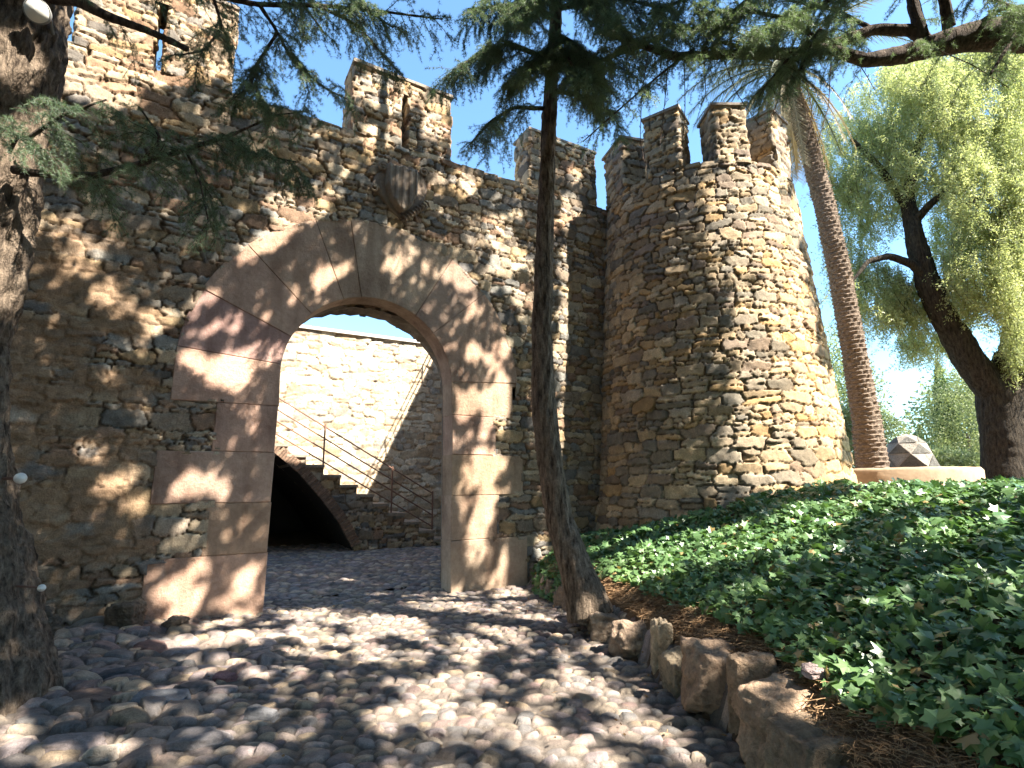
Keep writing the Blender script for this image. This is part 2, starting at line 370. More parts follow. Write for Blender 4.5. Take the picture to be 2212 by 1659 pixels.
# merlons on the gate wall
def merlon(u0, u1, z1, seed, slit=None):
    T = .5; ps = []; tt = lambda A, B: np.array([1.15, 1.08, 1.0])*np.ones(A.shape+(3,))
    if slit is None: ps.append(rubbox(u0, u1, -T, .005, ZT-.02, z1, .0165, PAL_WALL, seed, tt))
    else:
        a, b, zt = slit
        ps.append(rubbox(u0, a, -T, .005, ZT-.02, z1, .0165, PAL_WALL, seed, tt)); ps.append(rubbox(b, u1, -T, .005, ZT-.02, z1, .0165, PAL_WALL, seed+1, tt))
        ps.append(rubbox(a-.02, b+.02, -T+.02, -.0, zt, z1, .0165, PAL_WALL, seed+2, tt))
    V, F, C = join(ps); m = part(mkobj('merlon', V, F, M_rub, None, C, True), wall)
    c = slab(u0-.03, u1+.03, -T-.04, .05, z1-.005, z1+.045, max(3, int((u1-u0)/.3)), M_cop, 'coping', wall); c.parent = m; c.matrix_parent_inverse = m.matrix_world.inverted()
    return m
merlon(-2.62, -.92, 8.22, 201, (-1.84, -1.70, 7.90))
merlon(.73, 2.36, 8.10, 211, (1.50, 1.63, 7.86))
merlon(3.93, 5.46, 8.06, 221)
merlon(-5.9, -4.2, 8.22, 231) if False else None

# dressed stone surround
def block(poly, name, seed, o1=.03, o0=-.32, cham=.010):
    P = np.array(poly, float); n = len(P)
    ar = .5*np.sum(P[:, 0]*np.roll(P[:, 1], -1)-np.roll(P[:, 0], -1)*P[:, 1])
    if ar < 0: P = P[::-1]
    def inset(d):
        out = []
        for i in range(n):
            a, b, c = P[i-1], P[i], P[(i+1) % n]; e1 = (b-a)/np.linalg.norm(b-a); e2 = (c-b)/np.linalg.norm(c-b)
            n1 = np.array([-e1[1], e1[0]]); n2 = np.array([-e2[1], e2[0]]); m = n1+n2; m /= max(.3, m@m/1.0)**.5*np.linalg.norm(m)**0 or 1
            k = n1+n2; k = k/np.linalg.norm(k); cs = max(.35, k@n1); out.append(b+k*d/cs)
        return np.array(out)
    r = np.random.default_rng(seed); do = r.uniform(-.004, .004)
    rings = [(inset(.0015), o0), (inset(.0015), o1-.012+do), (inset(cham), o1+do)]
    V = np.concatenate([W(q[:, 0], q[:, 1], o) for q, o in rings]); F = []
    for k in (0, 1):
        for i in range(n):
            j = (i+1) % n; F.append((k*n+i, k*n+j, (k+1)*n+j, (k+1)*n+i))
    F.append(tuple(range(2*n, 3*n))); F.append(tuple(range(n-1, -1, -1)))
    base = np.array((.50, .355, .265))*r.uniform(.82, 1.12)*(1+r.normal(0, .035, 3))
    ob = mkobj(name, V, F, M_sand, None, base)
    part(ob, wall); return ob
ANG = [4., 42, 60, 100, 112, 136, 156, 175]
def arcpts(r, a0, a1): 
    return [(ARC[0]+r*math.cos(R(t)), ARC[1]+r*math.sin(R(t))) for t in np.linspace(a0, a1, max(3, int(abs(a1-a0)/3)+1))]
ai = lambda a: a
k = 0
for a, b in zip(ANG[:-1], ANG[1:]):
    block(arcpts(RO, a, b)+arcpts(RI, b, a), 'voussoir', 300+k); k += 1
block(arcpts(RO, 175, 180)+[(1.2-RO, 2.65), (-.01, 2.65)]+arcpts(RI, 180, 175), 'voussoir', 310)
block([(2.435, 2.68), (3.52, 2.68), (3.52, 3.20)]+[(3.61, 3.20), (3.61, 3.265)]+[(2.425, 3.19)], 'voussoir', 311)
for k, (z0, z1, e) in enumerate(OUTL[1:]):
    block([(-e, max(z0, .0)), (-.03, max(z0, .0)), (-.02, z1), (-e+.01, z1)], 'jamb_block', 320+k)
for k, (z0, z1, e) in enumerate(OUTR[1:]):
    block([(2.45, max(z0, -.05)), (e, max(z0, -.05)), (e, z1), (2.44, z1)], 'jamb_block', 330+k)
# small infill stone over right top block (outer curve continues down)
# carved coat of arms
def relief(poly, o0, o1, name, matc, dome=.0, bars=None):
    P = np.array(poly, float); c = P.mean(0); n = len(P); rings = []
    for s, t in [(1, 0), (1, .7), (.97, .92), (.9, 1.), (.7, 1.), (.45, 1.), (.2, 1.)]:
        q = c+(P-c)*s; oo = o0+(o1-o0)*t+dome*(1-s)**.8
        if bars: oo = oo+bars(q[:, 0])*(s > .3)*(t >= 1)
        rings.append(W(q[:, 0], q[:, 1], oo))
    V = np.concatenate(rings); F = []
    for k in range(len(rings)-1):
        for i in range(n): j = (i+1) % n; F.append((k*n+i, k*n+j, (k+1)*n+j, (k+1)*n+i))
    F.append(tuple(range((len(rings)-1)*n, len(rings)*n)))
    ob = mkobj(name, V, F, M_sand, None, matc, False); return part(ob, wall)
su, sz = 1.52, 6.20
def dens(P, m=8):
    out = []
    for i in range(len(P)):
        a, b = np.array(P[i]), np.array(P[(i+1) % len(P)])
        for t in np.arange(m)/m: out.append(a+(b-a)*t)
    return out
plq = [(su-.46, sz-.10), (su-.40, sz+.10), (su-.26, sz+.20), (su-.12, sz+.34), (su+.18, sz+.38), (su+.36, sz+.28), (su+.44, sz+.05), (su+.36, sz-.22), (su+.26, sz-.42), (su+.02, sz-.56), (su-.14, sz-.44), (su-.30, sz-.26)]
relief(dens(plq, 3), -.02, .07, 'coat_of_arms', (.25, .20, .155))
shp = [(su-.24, sz+.26), (su-.1, sz+.31), (su+.0, sz+.27), (su+.1, sz+.31), (su+.24, sz+.26), (su+.25, sz-.05), (su+.18, sz-.27), (su, sz-.46), (su-.18, sz-.27), (su-.25, sz-.05)]
g = []
nu_, nz_ = 56, 60
U, Z = np.meshgrid(np.linspace(su-.27, su+.27, nu_), np.linspace(sz-.47, sz+.32, nz_))
hw = np.interp(Z, [sz-.46, sz-.38, sz-.27, sz-.05, sz+.27, sz+.31], [0.0, .1, .18, .25, .245, .2])
top = sz+.27+.04*np.cos((U-su)/.24*math.pi*2)*0+.035*np.abs(np.cos((U-su)/.1*math.pi/2))
din = np.minimum(hw-np.abs(U-su), top-Z); ins = din > 0
Hh = .10+.05*sst(0, .03, din)+.022*sst(-.2, .5, np.cos((U-su)/.055*math.pi))+.03*(1-((U-su)/.27)**2)
V = W(U, Z, np.where(din > -.01, Hh, .05)).reshape(-1, 3); idx = np.arange(nu_*nz_).reshape(nz_, nu_); kk = (din > -.012)
Fq = np.stack([idx[:-1, :-1], idx[:-1, 1:], idx[1:, 1:], idx[1:, :-1]], -1)[kk[:-1, :-1] | kk[1:, 1:]]
sh = part(mkobj('shield', V, Fq, M_sand, None, (.33, .27, .21), True), wall)
# curled scroll with ribs along the lower right edge
def tube(P, rad, n=8, cap=True):
    P = np.asarray(P, float); m = len(P); rad = np.broadcast_to(rad, (m,)); T = np.gradient(P, axis=0); T /= np.linalg.norm(T, axis=1)[:, None]+1e-9
    a = np.eye(3)[np.argmin(np.abs(T).max(0))][None]; X = np.cross(T, a); X /= np.linalg.norm(X, axis=1)[:, None]; Y = np.cross(T, X)
    th = np.arange(n)/n*2*math.pi
    V = P[:, None]+(X[:, None]*np.cos(th)[None, :, None]+Y[:, None]*np.sin(th)[None, :, None])*rad[:, None, None]
    idx = np.arange(m*n).reshape(m, n); F = np.stack([idx[:-1], np.roll(idx[:-1], -1, 1), np.roll(idx[1:], -1, 1), idx[1:]], -1).reshape(-1, 4)
    V = V.reshape(-1, 3)
    if cap:
        V = np.concatenate([V, P[:1], P[-1:]]); c0, c1 = m*n, m*n+1
        t0 = np.stack([np.full(n, c0), np.roll(idx[0], -1), idx[0]], -1); t1 = np.stack([np.full(n, c1), idx[-1], np.roll(idx[-1], -1)], -1)
        return V, [F, np.concatenate([t0, t1])]
    return V, [F]
rb = []
for t in np.linspace(0, 1, 9):
    u_, z_ = su+.06+.36*t, sz-.54+.34*t; 
    rb.append(tube([W(u_-.035, z_+.05, .08), W(u_, z_, .13), W(u_+.04, z_-.04, .08)], [.012, .018, .012], 6))
rb.append(tube([W(su+.02+.4*t, sz-.60+.35*t, .09) for t in np.linspace(0, 1, 8)], .022, 6)); 
for (cu, cz, rr) in [(su-.30, sz+.24, .09), (su+.36, sz+.34, .08), (su-.42, sz-.16, .07)]:
    rb.append(tube([W(cu+rr*(1-t*.75)*math.cos(t*9), cz+rr*(1-t*.75)*math.sin(t*9), .07+.03*t) for t in np.linspace(0, 1, 22)], .02, 6))
V, F, _ = join(rb); part(mkobj('scroll', V, F, M_sand, None, (.34, .27, .2), True), wall)

# ------------------------------------------------------------------ round tower
tower = thing('round_tower', 'battered round rubble tower with square merlons beside the gate wall', 'tower', (TC[0], TC[1], .8))
def towmap(A, B, H):
    th = A/1.95; r = TR(B)+H
    return np.stack([TC[0]+r*np.sin(th), TC[1]-r*np.cos(th), B], -1)
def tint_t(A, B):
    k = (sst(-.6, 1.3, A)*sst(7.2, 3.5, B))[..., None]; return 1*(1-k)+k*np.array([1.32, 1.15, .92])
per = math.pi*1.95
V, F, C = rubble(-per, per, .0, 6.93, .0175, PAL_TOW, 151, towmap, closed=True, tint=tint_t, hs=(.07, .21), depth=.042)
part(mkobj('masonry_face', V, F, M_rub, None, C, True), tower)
th = np.linspace(0, 2*math.pi, 49)[:-1]
def ring(r, z): return np.stack([TC[0]+r*np.sin(th), TC[1]-r*np.cos(th), np.full(48, z)], -1)
V = np.concatenate([ring(1.72, 6.90), ring(1.25, 6.905), ring(1.25, 6.3), ring(.01, 6.3)]); idx = np.arange(4*48).reshape(4, 48)
F = np.stack([idx[:-1], np.roll(idx[:-1], -1, 1), np.roll(idx[1:], -1, 1), idx[1:]], -1).reshape(-1, 4)
part(mkobj('wall_walk', V, F, M_cop), tower)
for k, (a0, a1) in enumerate([(-86, -62), (-45, -25), (-7, 12), (31, 50), (69, 88), (107, 126), (145, 164), (183, 202), (221, 240)]):
    am = R((a0+a1)/2); hw_ = R((a1-a0)/2)*1.73
    nd = np.array([math.sin(am), -math.cos(am), 0]); td = np.array([math.cos(am), math.sin(am), 0]); base = np.array([TC[0], TC[1], 0])
    f, tot = rectmap(0, 1.735-.26, hw_, .26, .03, td, nd, base)
    V, F, C = rubble(0, tot, 6.88, 8.0+.05*math.sin(k*2.3), .02 if k < 4 else .05, PAL_TOW, 160+k, f, closed=True, depth=.035, hs=(.06, .17))
    m = part(mkobj('merlon', V, F, M_rub, None, C, True), tower)
    v, ff = box((-hw_-.04, 1.735-.57, 7.99), (hw_+.04, 1.735+.05, 8.04)); z_ = .05*math.sin(k*2.3)
    P = base+td*v[:, :1]+nd*v[:, 1:2]; P[:, 2] = v[:, 2]+z_+rng.normal(0, .006, 8)
    c = mkobj('coping', P, ff, M_cop); c.parent = m; c.matrix_parent_inverse = Matrix.Translation(-tower.location)
    c.matrix_parent_inverse = m.matrix_world.inverted()
bpy.context.view_layer.update()

# ------------------------------------------------------------------ courtyard: back wall, stair, added side wall
arcu = [-3, -1.2, -.3, .2, .56, 1.0, 1.5, 1.9, 2.2, 2.21]; arcz = [2.6, 2.75, 2.66, 2.50, 2.28, 1.92, 1.36, .85, .30, -1]
def arch(u): return np.interp(u, arcu, arcz)
bw = thing('courtyard_wall', 'sunlit pale rubble wall with a thin white coping seen through the gateway', 'wall', W(2, .3, -5.8))
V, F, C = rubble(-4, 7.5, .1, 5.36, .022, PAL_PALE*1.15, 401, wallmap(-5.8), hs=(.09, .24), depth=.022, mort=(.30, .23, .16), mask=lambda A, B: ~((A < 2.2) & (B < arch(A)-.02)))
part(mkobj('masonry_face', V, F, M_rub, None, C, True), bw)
for c0, c1 in (((-4, -6.2, 2.8), (7.5, -5.86, 5.36)), ((2.24, -6.2, .1), (7.5, -5.86, 2.8))):
    v, f = box(c0, c1); part(mkobj('wall_core', W(v[:, 0], v[:, 2], v[:, 1]), f, M_cop), bw)
v, f = box((-4, -6.25, 5.36), (7.5, -5.72, 5.43)); part(mkobj('coping', W(v[:, 0], v[:, 2], v[:, 1]), f, M_cprt), bw)
V, F, C = rubbox(4.30, 4.62, -6.15, -5.76, 5.43, 6.0, .03, np.array([(.34, .2, .13)]), 411)
part(mkobj('brick_pier', V, F, M_rub, None, C, True), bw)
swl = thing('added_side_wall', 'unseen tall rubble wall added behind the right gate jamb to shade the courtyard wall', 'wall', W(5.2, .3, -4.4))  # unseen wall added to throw the shadow onto the back wall
V, F, C = rubbox(5.06, 5.5, -5.74, -1.0, .1, 6.0, .05, PAL_PALE, 421); part(mkobj('masonry_face', V, F, M_rub, None, C, True), swl)
v, f = box((5.02, -5.7, 6.0), (5.55, -.95, 6.06)); part(mkobj('coping', W(v[:, 0], v[:, 2], v[:, 1]), f, M_cop), swl)
srl = thing('added_wall_railing', 'unseen iron railing added on the side wall to cast rail shadows', 'railing', W(5.3, 4.96, -4))  # unseen railing added for its shadow lines on the back wall
for z in (.2, .42, .64, .88):
    V, F = tube([W(5.2, 6.06+z, -5.7), W(5.2, 6.06+z, -1.1)], .016, 6); part(mkobj('rail', V, F, M_iron), srl)
for o in (-5.6, -4.1, -2.6, -1.2):
    V, F = tube([W(5.2, 6.06, o), W(5.2, 6.98, o)], .02, 6); part(mkobj('post', V, F, M_iron), srl)

st = thing('stone_staircase', 'rubble staircase with a dark arched vault below, climbing left against the courtyard wall', 'staircase', W(1.5, .3, -5))
U0, ZN = .56, 2.50; TR_, RS = .362, .2085
def nose(u): return ZN-RS*np.floor((u-(U0-.13))/TR_+1e-6)-RS*0
arcu = [-3, -1.2, -.3, .2, .56, 1.0, 1.5, 1.9, 2.2, 2.21]; arcz = [2.6, 2.75, 2.66, 2.50, 2.28, 1.92, 1.36, .85, .30, -1]
def arch(u): return np.interp(u, arcu, arcz)
V, F, C = rubble(-3.4, 4.4, .1, 4.9, .022, PAL_WALL, 431, wallmap(-4.5), mask=lambda A, B: (B > arch(A)) & (B < nose(A)-.03), depth=.035)
part(mkobj('masonry_face', V, F, M_rub, None, C, True), st)
k0 = -10
for k in range(k0, 11):
    u0 = U0-.13+k*TR_; z = ZN-RS*k
    if z < .32: break
    v, f = box((u0-.03, -5.78, z-.06), (u0+TR_, -4.44, z)); v[:, 2] += rng.normal(0, .004, 8); v[:, 0] += rng.normal(0, .006, 8)
    P1 = W(v[:, 0], v[:, 2], v[:, 1]); v2, f2 = box((u0+.0, -5.78, z-RS-.04), (u0+TR_, -4.52, z-.06)); P2 = W(v2[:, 0], v2[:, 2], v2[:, 1])
    V, F, C = join([(P1, f, (.30, .25, .2)), (P2, f2, (.22, .18, .14))]); part(mkobj('step', V, F, M_rub, None, C), st)
# vault lining and arch ring of thin bricks
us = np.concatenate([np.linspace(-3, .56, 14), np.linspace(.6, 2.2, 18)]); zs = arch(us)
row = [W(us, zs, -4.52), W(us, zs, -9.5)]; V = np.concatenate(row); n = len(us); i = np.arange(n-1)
part(mkobj('vault', V, np.stack([i, i+1, n+i+1, n+i], -1), M_rub, None, (.045, .038, .032)), st)  # near-black lining colour stands in for the shade inside the vault
us = np.interp(np.linspace(0, 1, 60), np.linspace(0, 1, 200), np.linspace(-.6, 2.2, 200)); 
tt = np.linspace(-.6, 2.19, 400); zz = arch(tt); ss = np.concatenate([[0], np.cumsum(np.hypot(np.diff(tt), np.diff(zz)))])
bs = []
for s0 in np.arange(0, ss[-1]-.05, .062):
    a = np.interp([s0+.006, s0+.056], ss, tt); b = np.interp([s0+.006, s0+.056], ss, zz); d = np.array([a[1]-a[0], b[1]-b[0]]); d /= np.linalg.norm(d); nn = np.array([-d[1], d[0]]) if -d[1]+d[0] > 0 else np.array([-d[1], d[0]])
    w_ = .20; q = np.array([(a[0], b[0]), (a[1], b[1]), (a[1]+nn[0]*w_, b[1]+nn[1]*w_), (a[0]+nn[0]*w_, b[0]+nn[1]*w_)])
    P = np.concatenate([W(q[:, 0], q[:, 1], -4.60), W(q[:, 0], q[:, 1], -4.445+rng.uniform(-.006, .006))])
    bs.append((P, np.array([(4, 5, 6, 7), (0, 4, 7, 3), (1, 2, 6, 5), (0, 1, 5, 4), (2, 3, 7, 6)]), np.array((.26, .17, .12))*rng.uniform(.7, 1.2)))
V, F, C = join(bs); part(mkobj('arch_ring', V, F, M_brick, None, C), st)
v, f = box((-3.3, -9.6, .1), (-3.0, -4.52, 4.0)); v2, f2 = box((-3.0, -9.7, .1), (2.4, -9.5, 4.0)); v = np.concatenate([v, v2]); f = np.concatenate([f, f2+8]); M_vault_shade = plain('vault_shade_stone', (.04, .035, .03), .95); part(mkobj('vault_end', W(v[:, 0], v[:, 2], v[:, 1]), f, M_vault_shade), st)  # end walls painted near-black in place of the vault's deep shade
rl = thing('stair_railing', 'thin iron railing with four sloping rails along the courtyard stair', 'railing', W(1.5, 2, -4.55))
def nl(u): return ZN-.575*(u-U0)
for h in (.2, .46, .70, .95):
    V, F = tube([W(-2.8, nl(-2.8)+h, -4.6), W(4.05, nl(4.05)+h, -4.6)], .015, 6); part(mkobj('rail', V, F, M_iron), rl)
for u_ in (-1.6, -.05, 1.52, 3.05, 4.04):
    V, F = tube([W(u_, nl(u_)-.1, -4.6), W(u_, nl(u_)+1.0, -4.6)], .019, 8); part(mkobj('post', V, F, M_iron), rl)

# ------------------------------------------------------------------ ground sheet
def axis(lo, hi, fine, ext):
    c = list(np.arange(lo, hi, fine)); s = fine; x = hi
    while x < ext: c.append(x); s *= 1.35; x += s
    s = fine; x = lo-fine
    while x > -ext: c.insert(0, x); s *= 1.35; x -= s
    return np.array(c)
gx = axis(-8, 12, .1, 900); gy = axis(-3, 14, .1, 900); X, Y = np.meshgrid(gx, gy); Z = ground(X, Y)
pathm = (X-xr(Y) < .05) | ((uo(X, Y)[1] < 0) & (uo(X, Y)[0] < 6.5) & (uo(X, Y)[1] > -7))
Z = np.where(pathm, Z-.05, Z)
far = np.hypot(X, Y); Z = np.where(far > 25, Z-np.clip(far-25, 0, 60)*.02, Z)
idx = np.arange(X.size).reshape(X.shape); F = np.stack([idx[:-1, :-1], idx[:-1, 1:], idx[1:, 1:], idx[1:, :-1]], -1).reshape(-1, 4)
dd = X-xr(Y)
cg = np.array((.115, .078, .05))+(np.array((.20, .13, .08))-np.array((.115, .078, .05)))*(fbm(X*2, Y*2, 61)[..., None])
gf = (sst(13, 20, Y)[..., None]); cg = cg*(1-gf)+gf*np.array((.16, .15, .07))
tag(mkobj('ground', np.stack([X, Y, Z], -1).reshape(-1, 3), F, M_soil, None, cg.reshape(-1, 3), True), kind='structure')

# ------------------------------------------------------------------ cobbles
PAL_COB = 1.22*np.array([(.25, .20, .17), (.19, .17, .16), (.29, .22, .18), (.33, .27, .21), (.21, .15, .135), (.16, .15, .145), (.27, .22, .20), (.34, .26, .18), (.23, .19, .185), (.28, .23, .18)])
def cobbles(x0, x1, y0, y1, res, seed, keep, size, name, big=None, kind='structure'):
    r = np.random.default_rng(seed); na = int((x1-x0)/res)+1; nb = int((y1-y0)/res)+1
    A, B = np.meshgrid(np.linspace(x0, x1, na), np.linspace(y0, y1, nb))
    sd = []; y = y0-.1; row = 0
    while y < y1+.1:
        x = x0-.1+(row % 2)*size*.5; hrow = size*r.uniform(.72, .95)
        while x < x1+.1:
            w = size*r.uniform(.75, 1.45)
            if keep(np.array([x]), np.array([y]), .2)[0]:
                f = 1.
                if big is not None: f = big(x, y, r)
                if f > 0: sd.append((x+w/2+r.normal(0, .01), y+r.normal(0, .014), w*.54*f, hrow*.56*f*r.uniform(.85, 1.15), r.normal(.0, .5)))
            x += w
        y += hrow; row += 1
    sd = np.array(sd)
    F1, F2, ID = field(A+.012*(vn(A*14, B*14, seed)-.5)*2, B+.012*(vn(A*14, B*14, seed+1)-.5)*2, x0, y0, res, sd, p=2.3, win=1.7)
    wm = np.minimum(sd[ID, 2], sd[ID, 3]); gap = (F2-F1)*wm
    K = len(sd); prof = np.clip(1-(F1/1.18)**2.6, 0, 1)**.6*sst(-.002, .016, gap)
    hgt = wm*.56*prof*r.uniform(.8, 1.2, K)[ID]+r.normal(0, .006, K)[ID]*sst(0, .02, prof)+np.clip(r.normal(0, .12, K)[ID]*(A-sd[ID, 0])+r.normal(0, .12, K)[ID]*(B-sd[ID, 1]), -.02, .02)*sst(0, .3, prof)
    hgt = np.maximum(hgt, .004+.006*fbm(A*20, B*20, seed+4))+.007*(fbm(A*26, B*26, seed+6)-.5)
    Z = ground(A, B)-.03+hgt
    c = PAL_COB[r.integers(0, len(PAL_COB), K)]*r.uniform(.65, 1.3, K)[:, None]; C = c[ID]*(.8+.4*fbm(A*18, B*18, seed+9, 3))[..., None]
    mo = np.array((.15, .125, .105))*(.8+.5*fbm(A*4, B*4, seed+12))[..., None]; C = mo+(C-mo)*sst(.012, .03, hgt)[..., None]
    mk = keep(A, B, 0.); idx = np.arange(A.size).reshape(A.shape)
    Fq = np.stack([idx[:-1, :-1], idx[:-1, 1:], idx[1:, 1:], idx[1:, :-1]], -1)[mk[:-1, :-1] & mk[1:, 1:]]
    used, inv = np.unique(Fq.ravel(), return_inverse=True)
    V = np.stack([A, B, Z], -1).reshape(-1, 3)[used]
    return tag(mkobj(name, V, inv.reshape(-1, 4), M_cob, None, C.reshape(-1, 3)[used], True), kind=kind)
def keep_path(x, y, m):
    u, o = uo(x, y); ok = (x-xr(y) < .10+m) & (o > -.62-m)
    return ok & ((o > -.02-m) | ((u > -.1-m) & (u < 2.55+m)))
def bigf(x, y, r): 
    k = float(sst(-1.9, -2.7, np.array(x)))
    if x < -2.2 and y < 6.2: return 0 if r.random() < .55 else r.uniform(1.3, 2.2)
    return 1.
cobbles(-6.5, 2.3, .6, 9.4, .0135, 501, keep_path, .118, 'cobbled_path', bigf)
def keep_court(x, y, m):
    u, o = uo(x, y); return (o <= -.60+m) & (o > -5.9-m) & (u > -3.6-m) & (u < 5.3+m)
cobbles(-9.2, 2.2, 5.8, 15.2, .026, 502, keep_court, .135, 'courtyard_floor')

# ------------------------------------------------------------------ rocks along the bed
def rock(c, size, seed, colr, rough=.06, sub=5, rot=0.):
    import bmesh
    bm = bmesh.new(); bmesh.ops.create_icosphere(bm, subdivisions=sub, radius=1); D = np.array([v.co[:] for v in bm.verts]); F = np.array([[v.index for v in f.verts] for f in bm.faces]); bm.free()
    r = np.random.default_rng(seed); n = r.normal(size=(13, 3)); n /= np.linalg.norm(n, axis=1)[:, None]; n = np.concatenate([n, [[0, 0, 1], [0, -1, .1], [-1, .0, .1], [1, 0, 0], [0, 1, 0]]]); h = r.uniform(.62, .95, len(n)); h[13:] = r.uniform(.66, .8, 5)
    dn = D@n.T; rr = np.min(np.where(dn > .05, h/np.maximum(dn, .05), 9), axis=1); rr = np.minimum(rr, 1.15)
    P = D*rr[:, None]
    nz = (fbm(P[:, 0]*2+seed, P[:, 1]*2, seed, 4)+fbm(P[:, 1]*2+seed, P[:, 2]*2, seed+3, 4)+fbm(P[:, 2]*2, P[:, 0]*2+seed, seed+5, 4)-1.5)*1.6; nz2 = (fbm(P[:, 0]*6+seed, P[:, 1]*6, seed+1, 4)+fbm(P[:, 1]*6+seed, P[:, 2]*9, seed+2, 4)+fbm(P[:, 2]*9, P[:, 0]*6+seed, seed+4, 4)-1.5)*1.6
    P = P*(1+rough*2.4*nz+rough*1.5*nz2)[:, None]*np.array(size)/2
    c_, s_ = math.cos(rot), math.sin(rot); P = np.stack([P[:, 0]*c_-P[:, 1]*s_, P[:, 0]*s_+P[:, 1]*c_, P[:, 2]], -1)
    C = np.array(colr)*(.62+.45*(nz+1)/2+.35*(nz2+1)/2)[:, None]
    return P+np.array(c), F, C
rocks = [ # px centre x, base px y, depth Y, w, d, h, colour, label
 (1205, 1290, 8.0, .30, .30, .34, (.30, .22, .16), 'small rough rock at the foot of the right gate jamb'),
 (1232, 1312, 7.3, .30, .34, .38, (.28, .20, .14), 'low brown rock just left of the slender tree trunk'),
 (1275, 1340, 6.55, .36, .42, .38, (.42, .31, .24), 'pale sunlit pinkish rock directly in front of the slender trunk'),
 (1318, 1372, 5.95, .34, .42, .36, (.36, .27, .2), 'worn rock edging the dry needles just below the slender trunk'),
 (1372, 1412, 5.35, .34, .38, .40, (.30, .22, .16), 'squat brown rock next after the pale ones, behind the upright pointed rock'),
 (1432, 1452, 4.85, .17, .26, .56, (.42, .33, .23), 'narrow upright pointed rock in the middle of the edging'),
 (1470, 1490, 4.50, .24, .28, .42, (.30, .24, .17), 'lichened rough rock between the upright pointed rock and the big block'),
 (1545, 1550, 4.08, .38, .36, .58, (.34, .24, .17), 'biggest squared brown block in the bed edging'),
 (1632, 1570, 3.72, .26, .26, .62, (.31, .22, .15), 'tall notched brown rock right of the biggest block'),
 (1712, 1640, 3.34, .46, .40, .56, (.38, .27, .19), 'wide craggy rock at the lower edge with sunlit top'),
 (1790, 1556, 3.30, .20, .13, .07, (.46, .36, .34), 'small pale pink stone lying on the litter behind the craggy rock'),
 (1790, 1760, 2.95, .42, .40, .46, (.27, .2, .14), 'shaded rock partly cut by the bottom edge of the view')]
root_rocks = []
for k, (px_, py_, Y_, w_, d_, h_, cc, lb) in enumerate(rocks):
    p = at(px_, py_, Y_); zb = .02 if k != 10 else ground(p[0], Y_)+.0
    V, F, C = rock((0, 0, 0), (w_*1.55, d_*1.5, h_*1.12), 600+k*7, tuple(1.15*q for q in cc), rot=rng.uniform(-.3, .3), rough=.055)
    o = mkobj('edging_rock', V, F, M_rock, None, C, True); o.location = (p[0], Y_, zb+h_*.45 if k != 10 else zb+.06)
    tag(o, lb, 'rock', 'rocks edging the ivy bed')
    root_rocks.append((p[0], Y_))
# loose rubble at left foot of gate and at the tower foot
for k, (x, y, sz3, cc, lb) in enumerate([(-4.15, 6.15, (.5, .4, .42), (.2, .15, .11), 'dark jagged rock against the wall left of the gate jamb'), (-4.75, 5.75, (.6, .45, .40), (.16, .13, .1), 'low dark boulder between the big trunk and the wall'), (-3.62, 6.22, (.3, .28, .2), (.26, .2, .15), 'small broken stone at the outer foot of the left jamb')]):
    V, F, C = rock((0, 0, 0), sz3, 700+k, cc, rough=.09); o = mkobj('loose_rock', V, F, M_rock, None, C, True); o.location = (x, y, ground(x, y)+sz3[2]*.22); tag(o, lb, 'rock')
for k, (px_, py_, Y_, s3, lb) in enumerate([(1868, 1050, 9.3, (.75, .5, .34), 'broken rubble footing sticking out at the right foot of the tower'), (1915, 1066, 9.4, (.55, .5, .24), 'pale flat rock lying right of the tower footing')]):
    p = at(px_, py_, Y_); V, F, C = rock((0, 0, 0), s3, 720+k, (.48, .38, .28), rough=.10); o = mkobj('footing_rock', V, F, M_rock, None, C, True); o.location = (p[0], Y_, ground(p[0], Y_)+.06); tag(o, lb, 'rock')
# big flat field stones in the left foreground
k = 0
for (px_, py_, w_, d_, cc, lb) in [(255, 1452, .42, .3, (.10, .10, .11), 'dark oval slate-coloured boulder set in the path'), (330, 1400, .45, .26, (.20, .13, .12), 'reddish brown flat stone near the left jamb'), (350, 1500, .62, .4, (.19, .20, .22), 'large flat blue-grey stone in the left of the path'), (190, 1505, .5, .3, (.18, .13, .11), 'brown flat stone left of the large blue-grey one'), (420, 1480, .34, .3, (.12, .11, .11), 'blackish round stone right of the large blue-grey one'), (150, 1600, .55, .3, (.30, .25, .24), 'greyish pink flat stone near the lower left corner'), (430, 1590, .5, .26, (.24, .22, .22), 'long grey flat stone near the bottom left'), (225, 1618, .26, .2, (.42, .36, .3), 'pale stone catching sun near the bottom left'), (490, 1455, .24, .16, (.26, .14, .14), 'small wine red stone in the path'), (560, 1540, .34, .2, (.17, .17, .18), 'dark grey oblong stone left of the bright cobbles')]:
    d = ray(px_, py_); t = (.13-EYE[2])/d[2]; p = EYE+d*t
    V, F, C = rock((0, 0, 0), (w_, d_, .15), 740+k, cc, rough=.03, sub=5, rot=rng.uniform(-.4, .4)); o = mkobj('paving_stone', V, F, M_cob, None, C, True); o.location = (p[0], p[1], ground(p[0], p[1])-.012); tag(o, lb, 'paving stone', 'large stones set in the path'); k += 1

